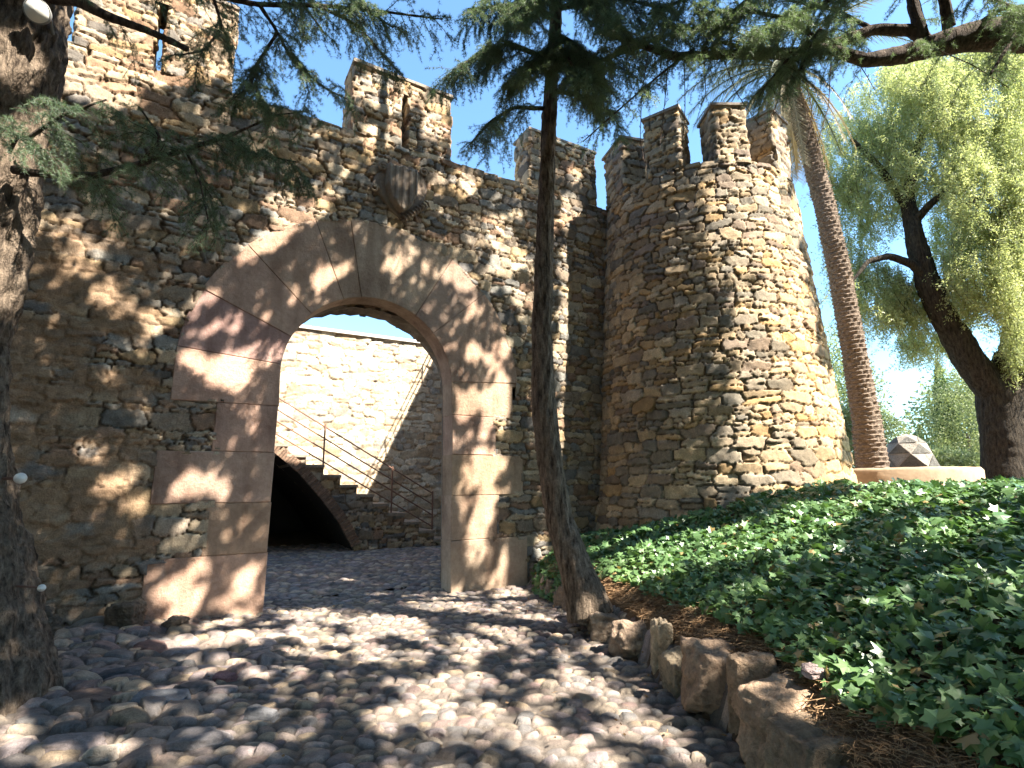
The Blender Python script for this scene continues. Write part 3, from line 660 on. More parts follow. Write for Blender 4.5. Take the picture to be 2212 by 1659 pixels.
# ------------------------------------------------------------------ trees
def px_path(pts, wpx=None):
    P = np.array([at(x, y, Y) for x, y, Y, *_ in pts]); r = np.array([(p[3]*p[2]/FPX/2) for p in pts]) if len(pts[0]) > 3 else None
    return P, r
def resample(P, r, step):
    s = np.concatenate([[0], np.cumsum(np.linalg.norm(np.diff(P, axis=0), axis=1))]); n = max(3, int(s[-1]/step)+1)
    # catmull-rom style smoothing
    t = np.linspace(0, s[-1], n); Q = np.stack([np.interp(t, s, P[:, k]) for k in range(3)], -1)
    for _ in range(3): Q[1:-1] = (Q[:-2]+2*Q[1:-1]+Q[2:])/4
    return Q, np.interp(t, s, r)
def bark_tube(P, r, step, n, amp, seed, fu=9., fv=2.2, plates=False):
    Q, rr = resample(P, r, step); V, Fl = tube(Q, rr, n); m = len(Q)
    th = np.tile(np.arange(n)/n, m); s = np.repeat(np.arange(m)*step, n)
    cc = np.cos(th*2*math.pi); sn = np.sin(th*2*math.pi)
    rav = rr.mean()
    h = fbm(cc*fu*rav*2+31, sn*fu*rav*2+s*fv+seed, seed, 4); h2 = fbm(cc*fu*rav*3+sn*5+s*1.2, s*fv*4+cc*4, seed+3, 4)
    disp = amp*((1-np.abs(h-.5)*6).clip(-1, 1)*-.6+(h2-.5)*1.6)
    ctr = np.repeat(Q, n, 0); dr = V[:m*n]-ctr; dr /= np.linalg.norm(dr, axis=1)[:, None]+1e-9
    lump = 1+.12*(fbm(s*1.1+cc, sn*1.3+s*.6, seed+9, 2)-.5)*2
    V[:m*n] = ctr+dr*(np.repeat(rr, n)*lump+disp)[:, None]; return V, Fl
def prisms(lines, r0, r1=None):
    """many thin twigs as 3-sided tubes. lines: list of (k,3)"""
    out = []
    for L_ in lines:
        L_ = np.asarray(L_); rr = np.linspace(r0, r1 if r1 is not None else r0*.4, len(L_)); out.append(tube(L_, rr, 3, False))
    V, F, _ = join(out); return V, F
def needles(P, D, n, ln, w, r, spread=1.0):
    """rosettes: n thin triangles at each point around axis D"""
    m = len(P); P = np.repeat(P, n, 0); D = np.repeat(D, n, 0)
    d = r.normal(size=(m*n, 3)); d /= np.linalg.norm(d, axis=1)[:, None]; d = d*spread+D*.55; d /= np.linalg.norm(d, axis=1)[:, None]
    q = r.normal(size=(m*n, 3)); q = np.cross(d, q); q /= np.linalg.norm(q, axis=1)[:, None]
    l = ln*r.uniform(.6, 1.15, (m*n, 1)); V = np.stack([P-q*w/2, P+q*w/2, P+d*l], 1).reshape(-1, 3)
    return V, np.arange(len(V)).reshape(-1, 3), m, n
def col_rep(m, per, r, lo=0., hi=1.): 
    c = np.repeat(r.uniform(lo, hi, m), per); return np.stack([c, c, c], -1)
def polylen(P): return np.concatenate([[0], np.cumsum(np.linalg.norm(np.diff(P, axis=0), axis=1))])
def along(P, t):
    s = polylen(P); tt = t*s[-1]; p = np.stack([np.interp(tt, s, P[:, k]) for k in range(3)], -1)
    i = np.clip(np.searchsorted(s, tt)-1, 0, len(P)-2); d = P[i+1]-P[i]; return p, d/np.linalg.norm(d)
def grow(P, n, ln, droop, r, side=1., start=.15, up_=0.):
    """side branches from polyline P"""
    out = []
    for k in range(n):
        t = r.uniform(start, 1); p, d = along(P, t); v = np.cross(d, [0, 0, 1]); v /= np.linalg.norm(v)+1e-6
        a = r.choice([-1, 1])*r.uniform(.4, 1.1)*side; dr = d*r.uniform(.3, .9)+v*a+np.array([0, 0, r.uniform(-.5, .3)+up_]); dr /= np.linalg.norm(dr)
        L_ = ln*r.uniform(.45, 1.1)*(1.15-t*.5); q = [p]; m = max(4, int(L_/.07))
        for j in range(m):
            dr = dr+np.array([0, 0, -droop/m])+r.normal(0, .10, 3); dr /= np.linalg.norm(dr); q.append(q[-1]+dr*L_/m)
        out.append(np.array(q))
    return out
def clothe(tw, r, sp=.027, n=14, ln=.042, w=.0034, lo=0., hi=1., sprd=1.):
    P = []; D = []
    for q in tw:
        s = polylen(q); t = np.arange(.02, s[-1], sp)+r.uniform(-.008, .008, len(np.arange(.02, s[-1], sp)))
        p = np.stack([np.interp(t, s, q[:, k]) for k in range(3)], -1); i = np.clip(np.searchsorted(s, t)-1, 0, len(q)-2); d = q[i+1]-q[i]; d /= np.linalg.norm(d, axis=1)[:, None]+1e-9
        P.append(p+r.normal(0, .006, p.shape)); D.append(d)
    P = np.concatenate(P); D = np.concatenate(D); V, F, m, n_ = needles(P, D, n, ln, w, r, sprd)
    base = vn(P[:, 0]*3, P[:, 2]*3+P[:, 1]*2, 4); c = np.repeat(np.clip(lo+(hi-lo)*(base*.7+.3*r.random(m)), 0, 1), n_*3); return V, F, np.stack([c]*3, -1)

def conifer(root, trunk, branches, seed, n1=7, l1=.55, n2=7, l2=.26, droop=.9, bare=None, tparams=(.03, 40, .02), tmat=None, needle_w=.0028, hi=1.):
    r = np.random.default_rng(seed)
    if trunk is not None:
        P, rr = px_path(trunk); V, F = bark_tube(P, rr, tparams[0], tparams[1], tparams[2], seed); part(mkobj('trunk', V, F, tmat or M_bark, None, None, True), root)
    tw = []; lines1 = []; lines2 = []
    for b in branches:
        pts, dens_ = b[0], (b[1] if len(b) > 1 else 1.)
        P, rr = px_path(pts); Q, r2 = resample(P, rr, .05); V, F = bark_tube(P, rr, .035, 10, min(.008, rr.max()*.18), seed+len(tw), fu=20, fv=6)
        part(mkobj('branch', V, F, M_bark3, None, None, True), root)
        Ls = polylen(P)[-1]
        s1 = grow(Q, int(n1*Ls*dens_)+1, l1, droop, r); lines1 += s1
        for q in s1:
            lq = polylen(q)[-1]; s2 = grow(q, max(1, int(n2*lq/.4)), l2, droop*1.1, r, start=.05); lines2 += s2; tw += s2+[q]
        tw += grow(Q, int(n1*Ls*dens_*1.2)+1, l2, droop, r)
    V1, F1 = prisms(lines1, .0045, .002); V2, F2 = prisms(lines2, .0022, .001)
    L = [(V1, F1), (V2, F2)]
    if bare:
        for bpts in bare:
            P, rr = px_path([(*p, 4) for p in bpts]); Q, _ = resample(P, rr, .03); L.append(tube(Q, np.linspace(.006, .003, len(Q)), 5, False))
            for t in np.arange(.08, .98, .045/ max(.3, polylen(Q)[-1])*1.5):
                p, d = along(Q, t); v = r.normal(size=3); v[2] = abs(v[2])*.3; v /= np.linalg.norm(v); l_ = r.uniform(.02, .05)
                L.append(tube(np.array([p, p+v*l_*.5+np.array([0, 0, -.006]), p+v*l_+np.array([0, 0, .012])]), np.array([.003, .0028, .0035]), 4, False))
    V, F, _ = join(L); part(mkobj('twigs', V, F, M_twig, None, None, True), root)
    V, F, C = clothe(tw, r, w=needle_w, hi=hi); part(mkobj('foliage', V, F, M_ndl, None, C), root)
    print('conifer needles', len(F))

# slender tree in front of the wall
slender = thing('slender_conifer', 'slender bending conifer trunk rising in front of the wall between arch and tower', 'tree', (.75, 6.2, .35))
tr_pts = [(1275, 1330, 6.1, 100), (1262, 1285, 6.12, 84), (1240, 1225, 6.15, 68), (1212, 1130, 6.2, 58), (1190, 1010, 6.2, 53), (1176, 880, 6.2, 50), (1171, 700, 6.2, 46), (1178, 500, 6.2, 41), (1184, 300, 6.2, 36), (1190, 180, 6.2, 34), (1200, 60, 6.2, 32), (1205, -150, 6.2, 28), (1210, -600, 6.2, 14)]
D6 = 6.2
conifer(slender, tr_pts, [
 ([(1188, 235, D6, 12), (1110, 232, 6.0, 9), (1060, 262, 5.8, 7), (1015, 312, 5.6, 4)], .8),
 ([(1195, 130, D6, 16), (1100, 95, 5.9, 11), (1040, 110, 5.6, 8), (985, 150, 5.4, 4)], 1.6),
 ([(1200, 40, D6, 16), (1110, 10, 5.8, 11), (1010, 20, 5.5, 5)], 1.6),
 ([(1195, 150, D6, 16), (1290, 135, 5.9, 12), (1390, 95, 5.7, 8), (1480, 60, 5.6, 4)], 1.7),
 ([(1190, 195, D6, 10), (1250, 205, 6.0, 8), (1330, 245, 5.9, 4)], 1.5),
 ([(1200, 20, D6, 16), (1320, -10, 5.8, 11), (1440, 20, 5.6, 6)], 1.9),
 ([(1195, 95, D6, 10), (1150, 140, 5.7, 8), (1085, 185, 5.5, 4)], 2.0),
 ([(1198, 70, D6, 10), (1245, 95, 5.6, 8), (1300, 165, 5.4, 4)], 2.0),
 ([(1198, 100, D6, 12), (1230, 130, 5.5, 8), (1262, 185, 5.2, 4)], 2.0),
 ([(1200, -40, D6, 16), (1150, -20, 5.6, 11), (1110, 50, 5.2, 6)], 2.0),
 ([(1200, -60, D6, 16), (1280, -20, 5.5, 11), (1340, 60, 5.1, 6)], 2.0),
 ([(1200, -60, D6, 16), (1260, -80, 6.8, 11), (1400, -50, 7.2, 6)], 1.5),
 ([(1200, -160, D6, 16), (1080, -150, 5.8, 11), (960, -100, 5.4, 6)], 1.2),
 ([(1200, -260, D6, 16), (1300, -300, 5.8, 11), (1450, -250, 5.4, 6)], 1.0)], 811, n1=15, l1=.65, l2=.32, n2=9, droop=1.0)

# old cedar whose limb sweeps in from the right, its trunk stands outside the view
cedar = thing('cedar_tree', 'old cedar whose thick dark limb sweeps across the top right of the view', 'tree', (8.6, 4.6, 1.4))
P = np.array([(8.9, 4.4, 1.2), (8.75, 4.5, 2.5), (8.6, 4.7, 5), (8.5, 4.6, 8), (8.6, 4.4, 11), (8.7, 4.3, 15)]); V, F = bark_tube(P, np.array([.62, .48, .40, .34, .26, .1]), .08, 36, .03, 5)
part(mkobj('trunk', V, F, M_bark, None, None, True), cedar)
limb = at(2212, 65, 5.2)
Pl = np.array([np.array([8.55, 4.65, 5.9]), (at(2420, 60, 5.0)), at(2300, 55, 5.1)]); V, F = bark_tube(Pl, np.array([.3, .25, .22]), .06, 20, .02, 6); part(mkobj('branch', V, F, M_bark3, None, None, True), cedar)
conifer(cedar, None, [
 ([(2330, 50, 5.1, 105), (2212, 72, 5.2, 92), (2120, 78, 5.2, 78), (2030, 95, 5.2, 56), (1950, 118, 5.2, 42), (1870, 130, 5.2, 34), (1800, 108, 5.2, 26), (1740, 100, 5.2, 24)], .35),
 ([(2010, 95, 5.2, 34), (1970, 66, 5.25, 30), (1890, 62, 5.3, 26), (1810, 92, 5.3, 26), (1720, 116, 5.3, 28), (1580, 118, 5.3, 24), (1450, 122, 5.3, 20), (1370, 92, 5.3, 14), (1290, 70, 5.3, 7)], 1.5),
 ([(1995, 85, 5.2, 30), (1975, 20, 5.2, 28), (1960, -60, 5.2, 24)], .3),
 ([(2050, 60, 5.2, 30), (2040, 0, 5.1, 26), (2000, -80, 5.1, 20)], .3),
 ([(1790, 100, 5.3, 14), (1700, 40, 5.1, 12), (1600, 20, 5.0, 8), (1500, 30, 4.9, 5)], 2.2),
 ([(1750, -60, 5.3, 14), (1640, -20, 5.1, 12), (1540, 60, 5.0, 8), (1440, 60, 4.9, 5)], 2.2),
 ([(1900, -60, 5.0, 14), (1820, -10, 4.9, 12), (1720, 30, 4.8, 8), (1620, 80, 4.7, 5)], 2.2),
 ([(1880, 60, 5.3, 12), (1800, 20, 5.6, 10), (1700, 0, 5.9, 6)], 2.2),
 ([(1640, 118, 5.3, 10), (1560, 90, 5.1, 8), (1480, 130, 5.0, 4)], 1.5),
 ([(1740, 110, 5.3, 9), (1700, 130, 5.1, 8), (1650, 190, 4.9, 5)], 2.0),
 ([(1800, 100, 5.3, 9), (1770, 60, 5.1, 8), (1730, 150, 4.9, 5)], 2.0),
 ([(1600, -40, 5.3, 12), (1500, -10, 5.1, 10), (1400, 30, 5.0, 6)], 2.2),
 ([(2100, 60, 5.2, 12), (2160, 20, 4.9, 10), (2230, 10, 4.6, 6)], 2.0),
 ([(2080, -60, 5.0, 12), (2120, -10, 4.8, 10), (2200, 20, 4.5, 6)], 2.0),
 ([(2200, 30, 5.2, 12), (2190, 80, 4.9, 10), (2140, 160, 4.6, 6)], .6),
 ([(1500, 105, 5.3, 7), (1440, 150, 5.25, 6), (1385, 195, 5.2, 5), (1259, 306, 5.1, 3)], .5)], 821, n1=8, l1=.60, l2=.28, n2=7, droop=1.0, hi=1.2,
 bare=[[(1400, 115, 5.2), (1386, 200, 5.2), (1383, 300, 5.2), (1392, 350, 5.15)], [(1445, 120, 5.2), (1436, 220, 5.2), (1425, 320, 5.15)], [(1478, 120, 5.2), (1480, 230, 5.2), (1475, 310, 5.2)], [(1520, 120, 5.2), (1525, 200, 5.2), (1505, 260, 5.2)],
  [(1560, 118, 5.2), (1590, 200, 5.15), (1640, 270, 5.1)], [(1795, 130, 5.2), (1790, 230, 5.2), (1760, 330, 5.15)], [(1850, 130, 5.2), (1870, 160, 5.2), (1890, 195, 5.2)], [(1700, 120, 5.2), (1680, 220, 5.2), (1650, 290, 5.2)], [(1730, 130, 5.2), (1755, 240, 5.1), (1742, 320, 5.1)], [(2030, 110, 5.0), (2100, 140, 4.9), (2180, 190, 4.8)]])

# big leaning tree at the left edge
ltree = thing('leaning_conifer', 'massive leaning conifer trunk cut by the left edge, with branches over the wall', 'tree', (-4.2, 4.4, .2))
def lt(y, xr_, w, Y=4.35): return (xr_-w*(.68 if y > 700 else .50), y, Y, w*.92)
conifer(ltree, [lt(1640, 190, 320, 4.3), lt(1500, 150, 260, 4.3), lt(1400, 112, 210, 4.32), lt(1300, 92, 190), lt(1200, 72, 185), lt(1080, 46, 180), lt(900, 30, 175), lt(740, 30, 172), lt(600, 46, 172), lt(450, 72, 176), lt(300, 96, 182), lt(180, 122, 186), lt(80, 138, 186), lt(-60, 160, 186), lt(-400, 230, 170), lt(-1000, 300, 140), lt(-1800, 330, 90)], [
 ([(30, 366, 4.15, 22), (90, 376, 4.15, 18), (200, 380, 4.2, 16), (300, 355, 4.3, 14), (400, 322, 4.4, 12), (490, 296, 4.5, 9), (565, 262, 4.6, 5)], 1.0),
 ([(90, -10, 4.3, 40), (165, 0, 4.2, 32), (230, 35, 4.2, 26), (310, 62, 4.2, 20), (405, 106, 4.2, 14)], .12),
 ([(160, -130, 4.3, 40), (350, -90, 4.4, 26), (460, -10, 4.5, 14), (560, 10, 4.6, 12), (683, 11, 4.7, 10), (827, 25, 4.9, 7), (956, 42, 5.0, 4)], 1.0),
 ([(683, 11, 4.7, 9), (773, 54, 4.8, 7), (827, 119, 4.9, 5), (863, 160, 5.0, 3)], 1.3),
 ([(560, 10, 4.6, 10), (600, 70, 4.7, 8), (630, 130, 4.8, 7), (700, 190, 4.9, 5), (752, 215, 5.0, 3)], 1.4),
 ([(600, 70, 4.7, 8), (560, 130, 4.6, 7), (540, 190, 4.5, 5), (585, 250, 4.5, 4), (660, 240, 4.6, 3)], 1.8),
 ([(460, -10, 4.5, 9), (480, 60, 4.5, 7), (440, 110, 4.4, 5), (380, 120, 4.3, 3)], 1.0),
 ([(700, -30, 4.7, 8), (760, 0, 4.8, 7), (850, 60, 5.0, 4)], 1.3),
 ([(560, -60, 4.6, 8), (640, -10, 4.8, 7), (700, 70, 5.0, 4)], 1.3),
 ([(400, 322, 4.4, 8), (432, 390, 4.35, 5), (450, 480, 4.3, 3)], 1.0),
 ([(300, 355, 4.3, 8), (350, 300, 4.2, 7), (300, 230, 4.15, 4)], 1.0),
 ([(480, 290, 4.5, 8), (540, 330, 4.5, 6), (640, 350, 4.5, 4)], 1.2),
 ([(60, 300, 4.15, 10), (130, 250, 4.1, 8), (230, 215, 4.1, 4)], 1.0),
 ([(20, 330, 4.1, 9), (40, 290, 4.0, 8), (90, 320, 3.95, 4)], 1.4)], 831, n1=11, n2=9, tparams=(.02, 110, .045), droop=.9)
# white lamps on the left trunk
def lathe(prof, n=28):
    prof = np.array(prof); th = np.arange(n)/n*2*math.pi
    V = np.stack([prof[:, 0:1]*np.cos(th), prof[:, 0:1]*np.sin(th), np.repeat(prof[:, 1:2], n, 1)], -1).reshape(-1, 3)
    idx = np.arange(len(prof)*n).reshape(len(prof), n); F = np.stack([idx[:-1], np.roll(idx[:-1], -1, 1), np.roll(idx[1:], -1, 1), idx[1:]], -1).reshape(-1, 4); return V, F
def orient(V, axis, c):
    q = Vector(tuple(axis)).to_track_quat('Z', 'Y').to_matrix(); return V@np.array(q).T+c
c = at(80, 24, 4.05); ax = np.array([.25, -.85, -.45]); ax /= np.linalg.norm(ax)
lamp = thing('tree_lamp', 'large white oval flood lamp fixed high on the leaning trunk at top left', 'lamp', c)
V, F = lathe([(.001, .045), (.035, .042), (.065, .030), (.085, .012), (.094, 0)]); part(mkobj('diffuser', orient(V, ax, c), F, M_white, None, None, True), lamp)
V, F = lathe([(.001, -.10), (.05, -.098), (.085, -.06), (.102, -.01), (.102, .006), (.093, .004)]); part(mkobj('housing', orient(V, ax, c), F, M_grey, None, None, True), lamp)
V, F = tube(np.array([c-ax*.09, c-ax*.2+np.array([-.03, .05, .03]), c+np.array([-.12, .3, .05])]), .014, 8); part(mkobj('bracket', V, F, M_grey), lamp)
for (x, y, Y_, s_, lb) in [(44, 1033, 4.28, .042, 'small white knob lamp at mid height on the leaning trunk'), (90, 1270, 4.2, .026, 'tiny white knob lamp low on the leaning trunk')]:
    c = at(x, y, Y_); l2 = thing('knob_lamp', lb, 'lamp', c, 'small white lamps on the trunk')
    V, F = lathe([(.001, s_), (s_*.6, s_*.8), (s_*.95, s_*.3), (s_, 0), (s_*.7, -s_*.5)]); ax = np.array([.5, -.8, -.1]); ax /= np.linalg.norm(ax); part(mkobj('globe', orient(V, ax, c), F, M_white, None, None, True), l2)
    V, F = tube(np.array([c-ax*s_*.4, c+np.array([-.30, .10, 0])]), s_*.3, 8); part(mkobj('bracket', V, F, M_iron), l2)

# palm
palm = thing('date_palm', 'tall leaning palm with a scaly ringed trunk behind the tower', 'palm', at(1888, 1040, 12.))
PW = .74
ptr = [(1890, 1060, 12, 92), (1885, 1010, 12, 80), (1870, 900, 12, 70), (1845, 760, 12, 62), (1812, 580, 12, 58), (1778, 430, 12, 54), (1745, 310, 12, 52), (1716, 220, 12, 50), (1700, 170, 12, 56), (1692, 130, 12, 66)]
P, rr = px_path(ptr); rr *= PW; Q, r2 = resample(P, rr, .025); n = 48; V, F = tube(Q, r2, n); m = len(Q)
th = np.tile(np.arange(n)/n, m); s = np.repeat(np.arange(m)*.025, n); row = s/.10+.35*(vn(th*9, s*2.5, 3)-.5); ph = np.floor(row)*.5; cell = np.abs(((th*11+ph) % 1)-.5)*2; fr = row % 1
disp = .05*(fr**1.3)*(1-cell*.7)*(.5+vn(th*22, s*9, 7))+.03*(fbm(th*30, s*9, 3)-.5); ctr = np.repeat(Q, n, 0); dr = V[:m*n]-ctr; dr /= np.linalg.norm(dr, axis=1)[:, None]; V[:m*n] += dr*disp[:, None]
part(mkobj('trunk', V, F, M_palmb, None, None, False), palm)
r = np.random.default_rng(91); top = at(1694, 150, 12)
nf = 46
for k in range(nf):
    az = r.uniform(0, 2*math.pi); el = R(r.uniform(-50, 75)) if k > 12 else R(r.uniform(-70, -20)); Lf = r.uniform(2.4, 3.3); dead = el < R(-15)
    d = np.array([math.cos(az)*math.cos(el), math.sin(az)*math.cos(el), math.sin(el)]); q = [top+d*.1]; m = 16
    for j in range(m): d = d+np.array([0, 0, -1.5/m]); d /= np.linalg.norm(d); q.append(q[-1]+d*Lf/m)
    q = np.array(q); V0, F0 = tube(q, np.linspace(.028, .006, len(q)), 5, False); t = np.linspace(.12, 1, 62); Vl = []
    for tt_ in t:
        p, dd_ = along(q, tt_); sd_ = np.cross(dd_, [0, 0, 1]); sd_ /= np.linalg.norm(sd_)+1e-6; ll = .42*math.sin(min(1, tt_*1.15+.12)*math.pi*.86)+.05
        for sg in (-1, 1):
            v = sd_*sg*.8+dd_*.75+np.array([0, 0, -.25])+r.normal(0, .08, 3); v /= np.linalg.norm(v); wv = np.cross(v, sd_); wv = dd_*.014; Vl.append([p-wv, p+wv, p+v*ll])
    Vl = np.array(Vl).reshape(-1, 3); cv = .85 if dead else r.uniform(0, .25)
    V, F, C = join([(V0, F0, (cv, cv, cv)), (Vl, np.arange(len(Vl)).reshape(-1, 3), (cv, cv, cv))]); part(mkobj('frond', V, F, M_frond, None, C), palm)

# weeping pepper tree
def leafcloud(P, D, ln, w, r):
    m = len(P); q = r.normal(size=(m, 3)); q = np.cross(D, q); q /= np.linalg.norm(q, axis=1)[:, None]; l = ln*r.uniform(.6, 1.3, (m, 1)); w = w*r.uniform(.7, 1.2, (m, 1))
    V = np.stack([P, P+D*l*.5-q*w/2, P+D*l, P+D*l*.5+q*w/2], 1).reshape(-1, 3); return V, np.arange(len(V)).reshape(-1, 4)
pepper = thing('pepper_tree', 'big weeping pepper tree with forked mossy trunk and bright yellow green crown at right', 'tree', at(2155, 1050, 12.9))
r = np.random.default_rng(95)
pl = [[(2160, 1100, 11, 125), (2158, 1040, 11, 112), (2155, 950, 11, 112), (2150, 860, 11, 116), (2158, 800, 11, 86), (2164, 760, 11, 40)], [(2150, 930, 11, 88), (2136, 850, 11, 92), (2088, 770, 11, 78), (2040, 690, 11, 66), (2005, 610, 11, 62), (1975, 510, 11, 50), (1960, 430, 11.2, 36), (1975, 340, 11.4, 26), (2010, 240, 11.8, 16)],
 [(2160, 930, 11, 80), (2170, 850, 11, 88), (2190, 760, 11, 74), (2210, 650, 11, 66), (2240, 520, 11, 52), (2270, 380, 11.2, 36), (2290, 200, 11.6, 22)],
 [(2010, 610, 11, 26), (1970, 570, 10.9, 24), (1920, 553, 10.8, 20), (1875, 565, 10.7, 15), (1840, 610, 10.6, 8)], [(1975, 480, 11, 26), (2010, 440, 10.8, 22), (2060, 400, 10.6, 14), (2080, 340, 10.5, 8)],
 [(2220, 600, 11, 26), (2190, 480, 10.4, 22), (2130, 420, 10.2, 18), (2090, 440, 10.1, 10)], [(1960, 450, 11.2, 26), (1900, 360, 11.4, 20), (1840, 300, 11.6, 12)], [(2240, 520, 11, 26), (2160, 380, 11.4, 20), (2110, 260, 11.8, 10)]]
pt = []
for k, b in enumerate(pl):
    P, rr = px_path([(q[0]+(14 if q[1] > 780 else 0), q[1], q[2]*1.17, q[3]*.76) for q in b]); pt.append(bark_tube(P, rr, .05, 28 if k < 3 else 12, .03 if k < 3 else .012, 40+k))
V, F, _ = join(pt[:1]); part(mkobj('trunk', V, F, M_bark2, None, None, True), pepper)
for q in pt[1:]: part(mkobj('limb', q[0], q[1], M_bark2, None, None, True), pepper)
def strands(blobs, r, ln=(.6, 1.5), sp=.035, leaf=(.06, .014), per=3):
    P = []; D = []; T = []
    for (x, y, Y_, rx, ry, rd, n) in blobs:
        for k in range(n):
            v = r.normal(size=3); v /= np.linalg.norm(v); v *= r.uniform(.35, 1)**.5
            p = at(x+v[0]*rx, y+v[1]*ry, Y_+v[2]*rd); L_ = r.uniform(*ln); m = int(L_/sp); d = np.array([r.normal(0, .25), r.normal(0, .25), -1.])
            t = np.linspace(0, 1, m)[:, None]; q = p+d/np.linalg.norm(d)*L_*t+np.array([r.normal(0, .22), r.normal(0, .22), 0])*t**2
            for _ in range(per): P.append(q+r.normal(0, .035, q.shape)); dd_ = r.normal(size=q.shape)*.8+np.array([0, 0, -.6]); D.append(dd_/np.linalg.norm(dd_, axis=1)[:, None])
            T.append(q[::max(1, m//5)])
    P = np.concatenate(P); D = np.concatenate(D); V, F = leafcloud(P, D, leaf[0], leaf[1], r); c = vn(P[:, 0]*1.4, P[:, 2]*1.4+P[:, 1], 8)*.65+.35*r.random(len(P)); C = np.repeat(np.stack([c]*3, -1), 4, 0); return V, F, C, T
bl = [(2120, 200, 11, 170, 110, 1.2, 420), (2000, 300, 11.5, 120, 130, 1.2, 260), (1900, 360, 11.8, 90, 130, 1.0, 130), (2150, 380, 10.6, 130, 130, 1., 420), (2120, 560, 10.8, 90, 110, .9, 260), (1880, 620, 11.6, 90, 70, .9, 110), (1960, 640, 11.8, 70, 60, .9, 80), (2230, 300, 10.5, 80, 250, 1., 300), (1830, 470, 12.0, 60, 140, .8, 90), (2180, 90, 11, 100, 60, 1, 160), (2020, 180, 11.6, 100, 60, 1., 130), (2205, 730, 10.6, 40, 60, .5, 60), (2330, 500, 10.8, 90, 300, 1.2, 150), (1990, 730, 12.5, 60, 20, .6, 50), (2060, 500, 12.0, 60, 90, .6, 100), (1990, 150, 11.5, 100, 60, 1., 160), (1900, 230, 12, 80, 80, 1., 70), (1820, 330, 12.2, 60, 110, 1, 60), (2060, 650, 12, 50, 60, .6, 60), (2190, 560, 10.2, 50, 160, .6, 150)]
bl = [(b[0], b[1], b[2]*1.17, b[3], b[4], b[5], int(b[6]*2.2)) for b in bl]
bl = [(*b[:6], int(b[6]*(1.5 if b[0] < 1970 else 1))) for b in bl]
V, F, C, T = strands(bl, r, ln=(.3, .95), leaf=(.07, .022), per=4); part(mkobj('crown', V, F, M_pep, None, C), pepper)
Vt, Ft, _ = join([tube(q, np.linspace(.007, .003, len(q)), 3, False) for q in T[::3] if len(q) > 2]); part(mkobj('twigs', Vt, Ft, M_bark2, None), pepper)
print('pepper leaves', len(F))

# background shrubs, cypresses, far trees
def bush(name, px_, py_, Y_, w, h, n, m, label, cat, group=None, leaf=(.08, .04), cone=False, seed=1, gz=None):
    r = np.random.default_rng(seed); c = at(px_, py_, Y_); gz = float(ground(c[0], Y_)) if gz is None else gz
    root = thing(name, label, cat, (c[0], Y_, gz), group)
    v = r.normal(size=(n, 3)); v /= np.linalg.norm(v, axis=1)[:, None]; rad = r.uniform(.25, 1, (n, 1))**.5
    v = v*rad
    lump = .75+.5*vn(np.arctan2(v[:, 1], v[:, 0])*2.2, v[:, 2]*2.6+seed, seed)
    if cone:
        z = r.beta(1.1, 1.7, n); rr_ = (1-z)**.7*(.15+.85*np.clip(z*12, 0, 1))*r.uniform(.4, 1, n)**.5; a = r.uniform(0, 2*math.pi, n)
        rr_ *= .8+.4*vn(a*2, z*9, seed); P = np.stack([c[0]+rr_*np.cos(a)*w/2, Y_+rr_*np.sin(a)*w/2, gz+.1+z*h], -1); D = r.normal(size=(n, 3))*.5+np.array([0, 0, 1.])
    else:
        P = np.stack([c[0]+v[:, 0]*w/2*lump, Y_+v[:, 1]*w/2*lump, gz+h*.5+v[:, 2]*h*.5*lump], -1); D = r.normal(size=(n, 3))
    P[:, 2] = np.maximum(P[:, 2], gz+.02)
    D /= np.linalg.norm(D, axis=1)[:, None]; V, F = leafcloud(P, D, leaf[0], leaf[1], r); c_ = vn(P[:, 0]*2, P[:, 2]*2, seed)*.6+.4*r.random(n); part(mkobj('crown', V, F, m, None, np.repeat(np.stack([c_]*3, -1), 4, 0)), root)
    V, F = tube(np.array([(c[0], Y_, gz-.1), (c[0]+.05, Y_, gz+h*.45)]), [.05*w, .02*w], 8); part(mkobj('trunk', V, F, M_bark2, None, None, True), root)
bush('shrub', 1855, 1000, 15, 1.5, 2.6, 9000, M_hdg, 'yellow green shrub in the gap between the tower and the palm', 'shrub', seed=3)
bush('shrub', 1915, 980, 19, 1.5, 2.9, 9000, M_hdg, 'pale leafy shrub rising behind the faceted stone dome', 'shrub', seed=4)
bush('shrub', 2055, 1000, 15, 1.8, 1.1, 9000, M_hdg, 'low bright spiky shrub between the stone dome and the pepper trunk', 'shrub', seed=5, leaf=(.16, .03))
bush('cypress', 2052, 960, 20, 1.2, 4.6, 14000, M_cyp, 'tall narrow cypress left of the pepper trunk', 'tree', seed=6, cone=True, leaf=(.12, .03))
bush('cypress', 1990, 960, 42, 1.3, 4.4, 3000, M_cyp, 'distant small dark cypress left of the tall cypress', 'tree', seed=7, cone=True, leaf=(.2, .08))
bush('shrub', 2090, 960, 19, 2.2, 4.2, 14000, M_hdg, 'tall loose shrub against the left side of the pepper trunk', 'shrub', seed=8)
bush('broadleaf_tree', 1770, 800, 26, 5.0, 7.5, 20000, M_hdg, 'pale leafy tree far behind the palm trunk', 'tree', seed=9, leaf=(.14, .08))
for k, (px_, Y_, w, h) in enumerate([(2150, 30, 7, 6.5), (2260, 26, 6, 6), (2330, 36, 9, 8), (1930, 70, 9, 2.6), (2050, 72, 10, 2.6)]):
    bush('broadleaf_tree', px_, 1000, Y_, w, h, 12000, M_hdg, ['round green tree far behind the pepper trunk', 'green tree beyond the right edge behind the pepper trunk', 'farthest green tree at the right edge', 'low distant tree on the skyline behind the stone dome', 'low distant tree on the skyline behind the tall cypress'][k], 'tree', 'trees on the far side of the garden', seed=20+k, leaf=(.25, .14))

